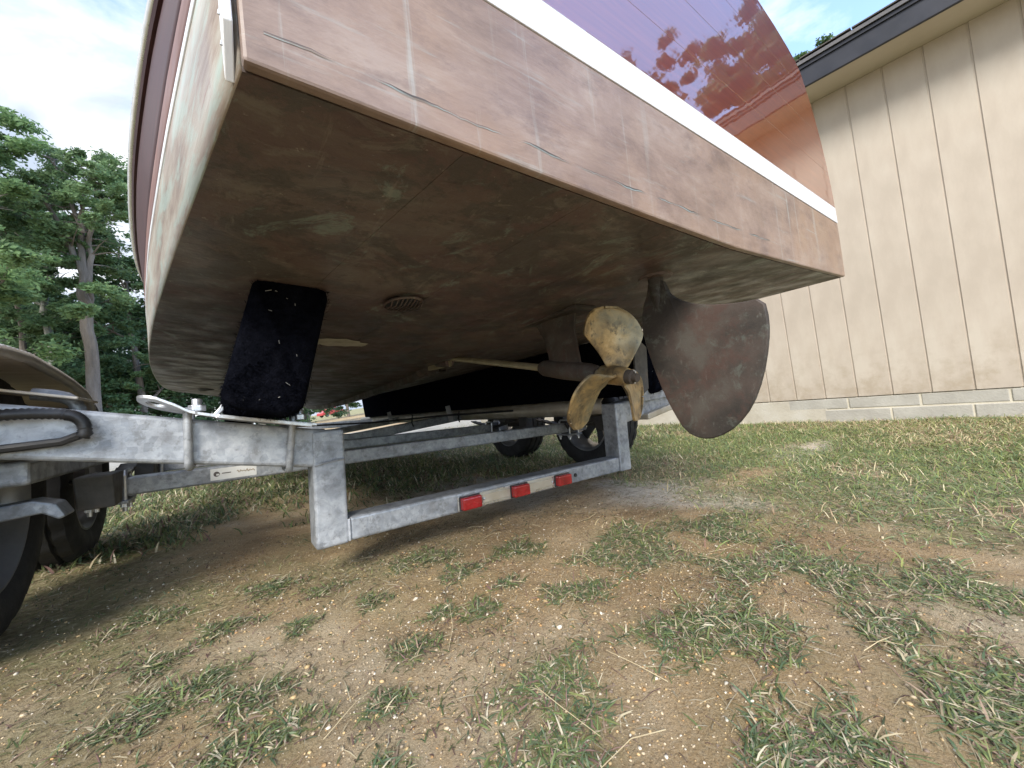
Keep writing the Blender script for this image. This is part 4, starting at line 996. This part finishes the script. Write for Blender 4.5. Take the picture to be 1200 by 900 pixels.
# ---------------------------------------------------------------- grass, pebbles, straw (uncountable ground cover)
rng = np.random.RandomState(12)
def blades(name, x, y, ln, wd, lean, col, label, cat):
    n_ = len(x); z = ground_z(x, y)
    az = rng.rand(n_)*6.283; dx, dy = np.cos(az), np.sin(az); px_, py_ = -dy, dx
    lv = [(0, 1.0), (.38, .95), (.75, .62), (1.0, 0)]
    Vs = []
    bend = rng.rand(n_)*.8+.3
    tw = rng.randn(n_)*.5
    for u, wf in lv:
        th = lean+bend*u*.9
        hx = ln*u*np.sin(np.minimum(th, 1.65)); hz = ln*u*np.cos(np.minimum(th, 1.65))
        cxp = x+dx*hx; cyp = y+dy*hx; czp = z+np.maximum(hz, 0.003)*1-.003*(u == 0)
        w_ = wd*wf*.5
        vx, vy, vz = px_*np.cos(tw*u), py_*np.cos(tw*u), np.sin(tw*u)
        if wf > 0:
            Vs.append(np.stack([cxp-vx*w_, cyp-vy*w_, czp-vz*w_], 1)); Vs.append(np.stack([cxp+vx*w_, cyp+vy*w_, czp+vz*w_], 1))
        else: Vs.append(np.stack([cxp, cyp, czp], 1))
    V_ = np.stack(Vs, 1).reshape(-1, 3); b0 = np.arange(n_)*7
    loops = np.stack([b0, b0+1, b0+3, b0+2, b0+2, b0+3, b0+5, b0+4, b0+4, b0+5, b0+6], 1).ravel()
    tot = np.tile([4, 4, 3], n_); start = np.concatenate([[0], np.cumsum(tot)[:-1]])
    o = np_mesh(name, V_, loops, start, tot, 'grass_blade', {'col': np.repeat(np.clip(col, .01, 1), 7, 0)}, smooth=True)
    tag(o, label, cat, kind='stuff'); return o
def pick(n_, lo, hi, power=1.0, bare=.0):
    x = rng.uniform(lo[0], hi[0], n_); y = rng.uniform(lo[1], hi[1], n_)
    k = rng.rand(n_) < np.maximum(veg(x, y)**power, bare); 
    k &= (x < 3.18-.087*(y-.075)+.01*rng.randn(n_)) | (np.abs(y) > 5.6)
    return x[k], y[k]
GREEN = np.array([[.14,.19,.08],[.18,.23,.09],[.11,.165,.09],[.24,.27,.105],[.17,.21,.12]])
DRY = np.array([[.52,.45,.30],[.42,.35,.23],[.60,.54,.40],[.30,.22,.16],[.24,.15,.13]])
def colours(n_, dry):
    c = GREEN[rng.randint(len(GREEN), size=n_)]*(.7+.6*rng.rand(n_, 1)); d = DRY[rng.randint(len(DRY), size=n_)]*(.7+.6*rng.rand(n_, 1))
    return np.where(rng.rand(n_, 1) < np.asarray(dry).reshape(-1, 1) if np.ndim(dry) else rng.rand(n_, 1) < dry, d, c)
x, y = pick(60000, (-1.7, -.7), (1.4, 2.2), 1.5); k = rng.rand(len(x)) < .14+.75*smooth(-.1, .7, x)+.5*smooth(1.0, 1.6, y); x, y = x[k], y[k]
tx_, ty_ = [], []
for q, (a_, b_, r_) in enumerate(TUFTS):
    r_ = r_*(.62 if a_ < -.6 else .82); nt_ = int(80000*r_*r_)+80; ang_ = rng.rand(nt_)*6.283; rr_ = r_*np.sqrt(rng.rand(nt_))*(.75+.35*np.sin(ang_*3+q)+.2*np.sin(ang_*5+2*q))
    tx_.append(a_+rr_*np.cos(ang_)*1.15); ty_.append(b_+rr_*np.sin(ang_)*.85)
x = np.concatenate([x]+tx_); y = np.concatenate([y]+ty_); n_ = len(x)
blades('grass', x, y, rng.uniform(.006, .034, n_), rng.uniform(.0012, .0032, n_), rng.uniform(.6, 1.5, n_), colours(n_, .34), 'low crabgrass growing in tufts on the near sandy ground', 'grass')
x, y = pick(60000, (-1.7, -.7), (1.6, 2.4), .6, .06); n_ = len(x); k = rng.rand(n_) < .30; x, y = x[k], y[k]; n_ = len(x)
blades('dry_grass', x, y, rng.uniform(.010, .055, n_), rng.uniform(.0007, .0017, n_), rng.uniform(1.0, 1.5, n_), colours(n_, .93), 'flattened dry grass blades lying on the near sandy ground', 'grass')
xl = np.concatenate([rng.normal(-.4, .6, 30000), rng.uniform(-1.6, 1.4, 22000)]); yl = np.concatenate([rng.normal(.35, .55, 30000), rng.uniform(-.6, 2.3, 22000)])
k = rng.rand(len(xl)) < .05+.6*smooth(.45, .70, fbm(xl, yl, .22, 4, 31)); xl, yl = xl[k], yl[k]; n_ = len(xl)
blades('leaf_litter', xl, yl, rng.uniform(.004, .022, n_), rng.uniform(.0008, .0026, n_), rng.uniform(1.2, 1.6, n_), colours(n_, .7)*.62, 'short stubble and dead plant litter scattered over the near sand', 'litter')
x, y = pick(125000, (-3.6, 1.6), (3.2, 7), .9); n_ = len(x)
blades('grass', x, y, rng.uniform(.03, .075, n_), rng.uniform(.004, .008, n_), rng.uniform(.1, 1.0, n_), colours(n_, .28), 'mown grass beyond the axles of the boat trailer', 'grass')
x, y = pick(260000, (.1, -1.7), (3.2, 2.7), .9); k = rng.rand(len(x)) < .10+.90*smooth(.5, 2.3, x+.5*(fbm(x, y, .35, 3, 41)-.5)+.15*y); x, y = x[k], y[k]; n_ = len(x)
blades('grass', x, y, rng.uniform(.018, .060, n_), rng.uniform(.0018, .0040, n_), rng.uniform(.3, 1.4, n_), colours(n_, .14+.36*smooth(.42, .64, fbm(x, y, .5, 3, 51)))*np.array([1.32, 1.28, 1.15]), 'patchy lawn between the boat and the cream building', 'grass')
x = np.concatenate([rng.uniform(-20, 2.8, 26000), rng.uniform(-20, 20, 20000)]); y = np.concatenate([rng.uniform(5.8, 13, 26000), rng.uniform(10.8, 30, 20000)])
k = (y < 6.5); x, y = x[k], y[k]; n_ = len(x)
blades('grass', x, y, rng.uniform(.05, .12, n_), rng.uniform(.012, .03, n_), rng.uniform(.1, .9, n_), colours(n_, .25), 'rough grass verge either side of the gravel drive', 'grass')
# pebbles
npb = 26000
x = np.concatenate([rng.normal(-.5, .45, npb//2), rng.uniform(-1.5, 1.2, npb//2)]); y = np.concatenate([rng.normal(.25, .4, npb//2), rng.uniform(-.6, 2, npb//2)])
z = ground_z(x, y); sz = np.exp(rng.normal(math.log(.0012), .45, len(x))); sz = np.minimum(sz, .0055)
t_ = (1+5**.5)/2
ico = np.array([(-1,t_,0),(1,t_,0),(-1,-t_,0),(1,-t_,0),(0,-1,t_),(0,1,t_),(0,-1,-t_),(0,1,-t_),(t_,0,-1),(t_,0,1),(-t_,0,-1),(-t_,0,1)])/1.9
icf = np.array([(0,11,5),(0,5,1),(0,1,7),(0,7,10),(0,10,11),(1,5,9),(5,11,4),(11,10,2),(10,7,6),(7,1,8),(3,9,4),(3,4,2),(3,2,6),(3,6,8),(3,8,9),(4,9,5),(2,4,11),(6,2,10),(8,6,7),(9,8,1)])
V_ = ico[None]*(1+.22*rng.randn(len(x), 12, 1))*sz[:, None, None]*np.stack([rng.uniform(.8,1.4,len(x)), rng.uniform(.7,1.1,len(x)), rng.uniform(.5,.8,len(x))], 1)[:, None, :]
a = rng.rand(len(x))*6.28; ca, sa = np.cos(a)[:, None], np.sin(a)[:, None]
V_ = np.stack([V_[...,0]*ca-V_[...,1]*sa, V_[...,0]*sa+V_[...,1]*ca, V_[...,2]], -1)+np.stack([x, y, z+sz*.25], 1)[:, None, :]
PC = np.array([[.50,.36,.18],[.52,.42,.28],[.62,.56,.45],[.44,.26,.11],[.34,.27,.19],[.20,.15,.11]])
pc = PC[rng.choice(6, len(x), p=[.28,.25,.15,.12,.12,.08])]*(.75+.45*rng.rand(len(x), 1))
loops = (icf[None]+np.arange(len(x))[:, None, None]*12).ravel(); nf = len(x)*20
tag(np_mesh('pebbles', V_.reshape(-1, 3), loops, np.arange(nf)*3, np.full(nf, 3), 'pebble', {'col': np.repeat(pc, 12, 0)}, smooth=True), 'small yellow and white pebbles scattered through the near sand', 'pebbles', kind='stuff')
# straw stems
sm = MB(); random.seed(9)
for q in range(45):
    x_ = random.gauss(-.15, .45); y_ = random.gauss(.25, .4); a = random.random()*6.28; ln = random.uniform(.03, .16)
    ps = []
    for u in (0, .5, 1):
        xx, yy = x_+math.cos(a+u*.2)*ln*u, y_+math.sin(a+u*.2)*ln*u; ps.append((xx, yy, float(ground_z(xx, yy))+.004+random.random()*.014*(u > 0)))
    sm.tube(ps, [.0007, .0006, .0004], 5)
tag(sm.build('straw', 'pale_straw' if 'pale_straw' in M else simple('pale_straw', [(.3, (.42,.33,.19)), (.7, (.58,.49,.31))], 20, (.7,.9)).name, None, True), 'loose dry straw stems lying across the near sand', 'straw', kind='stuff')
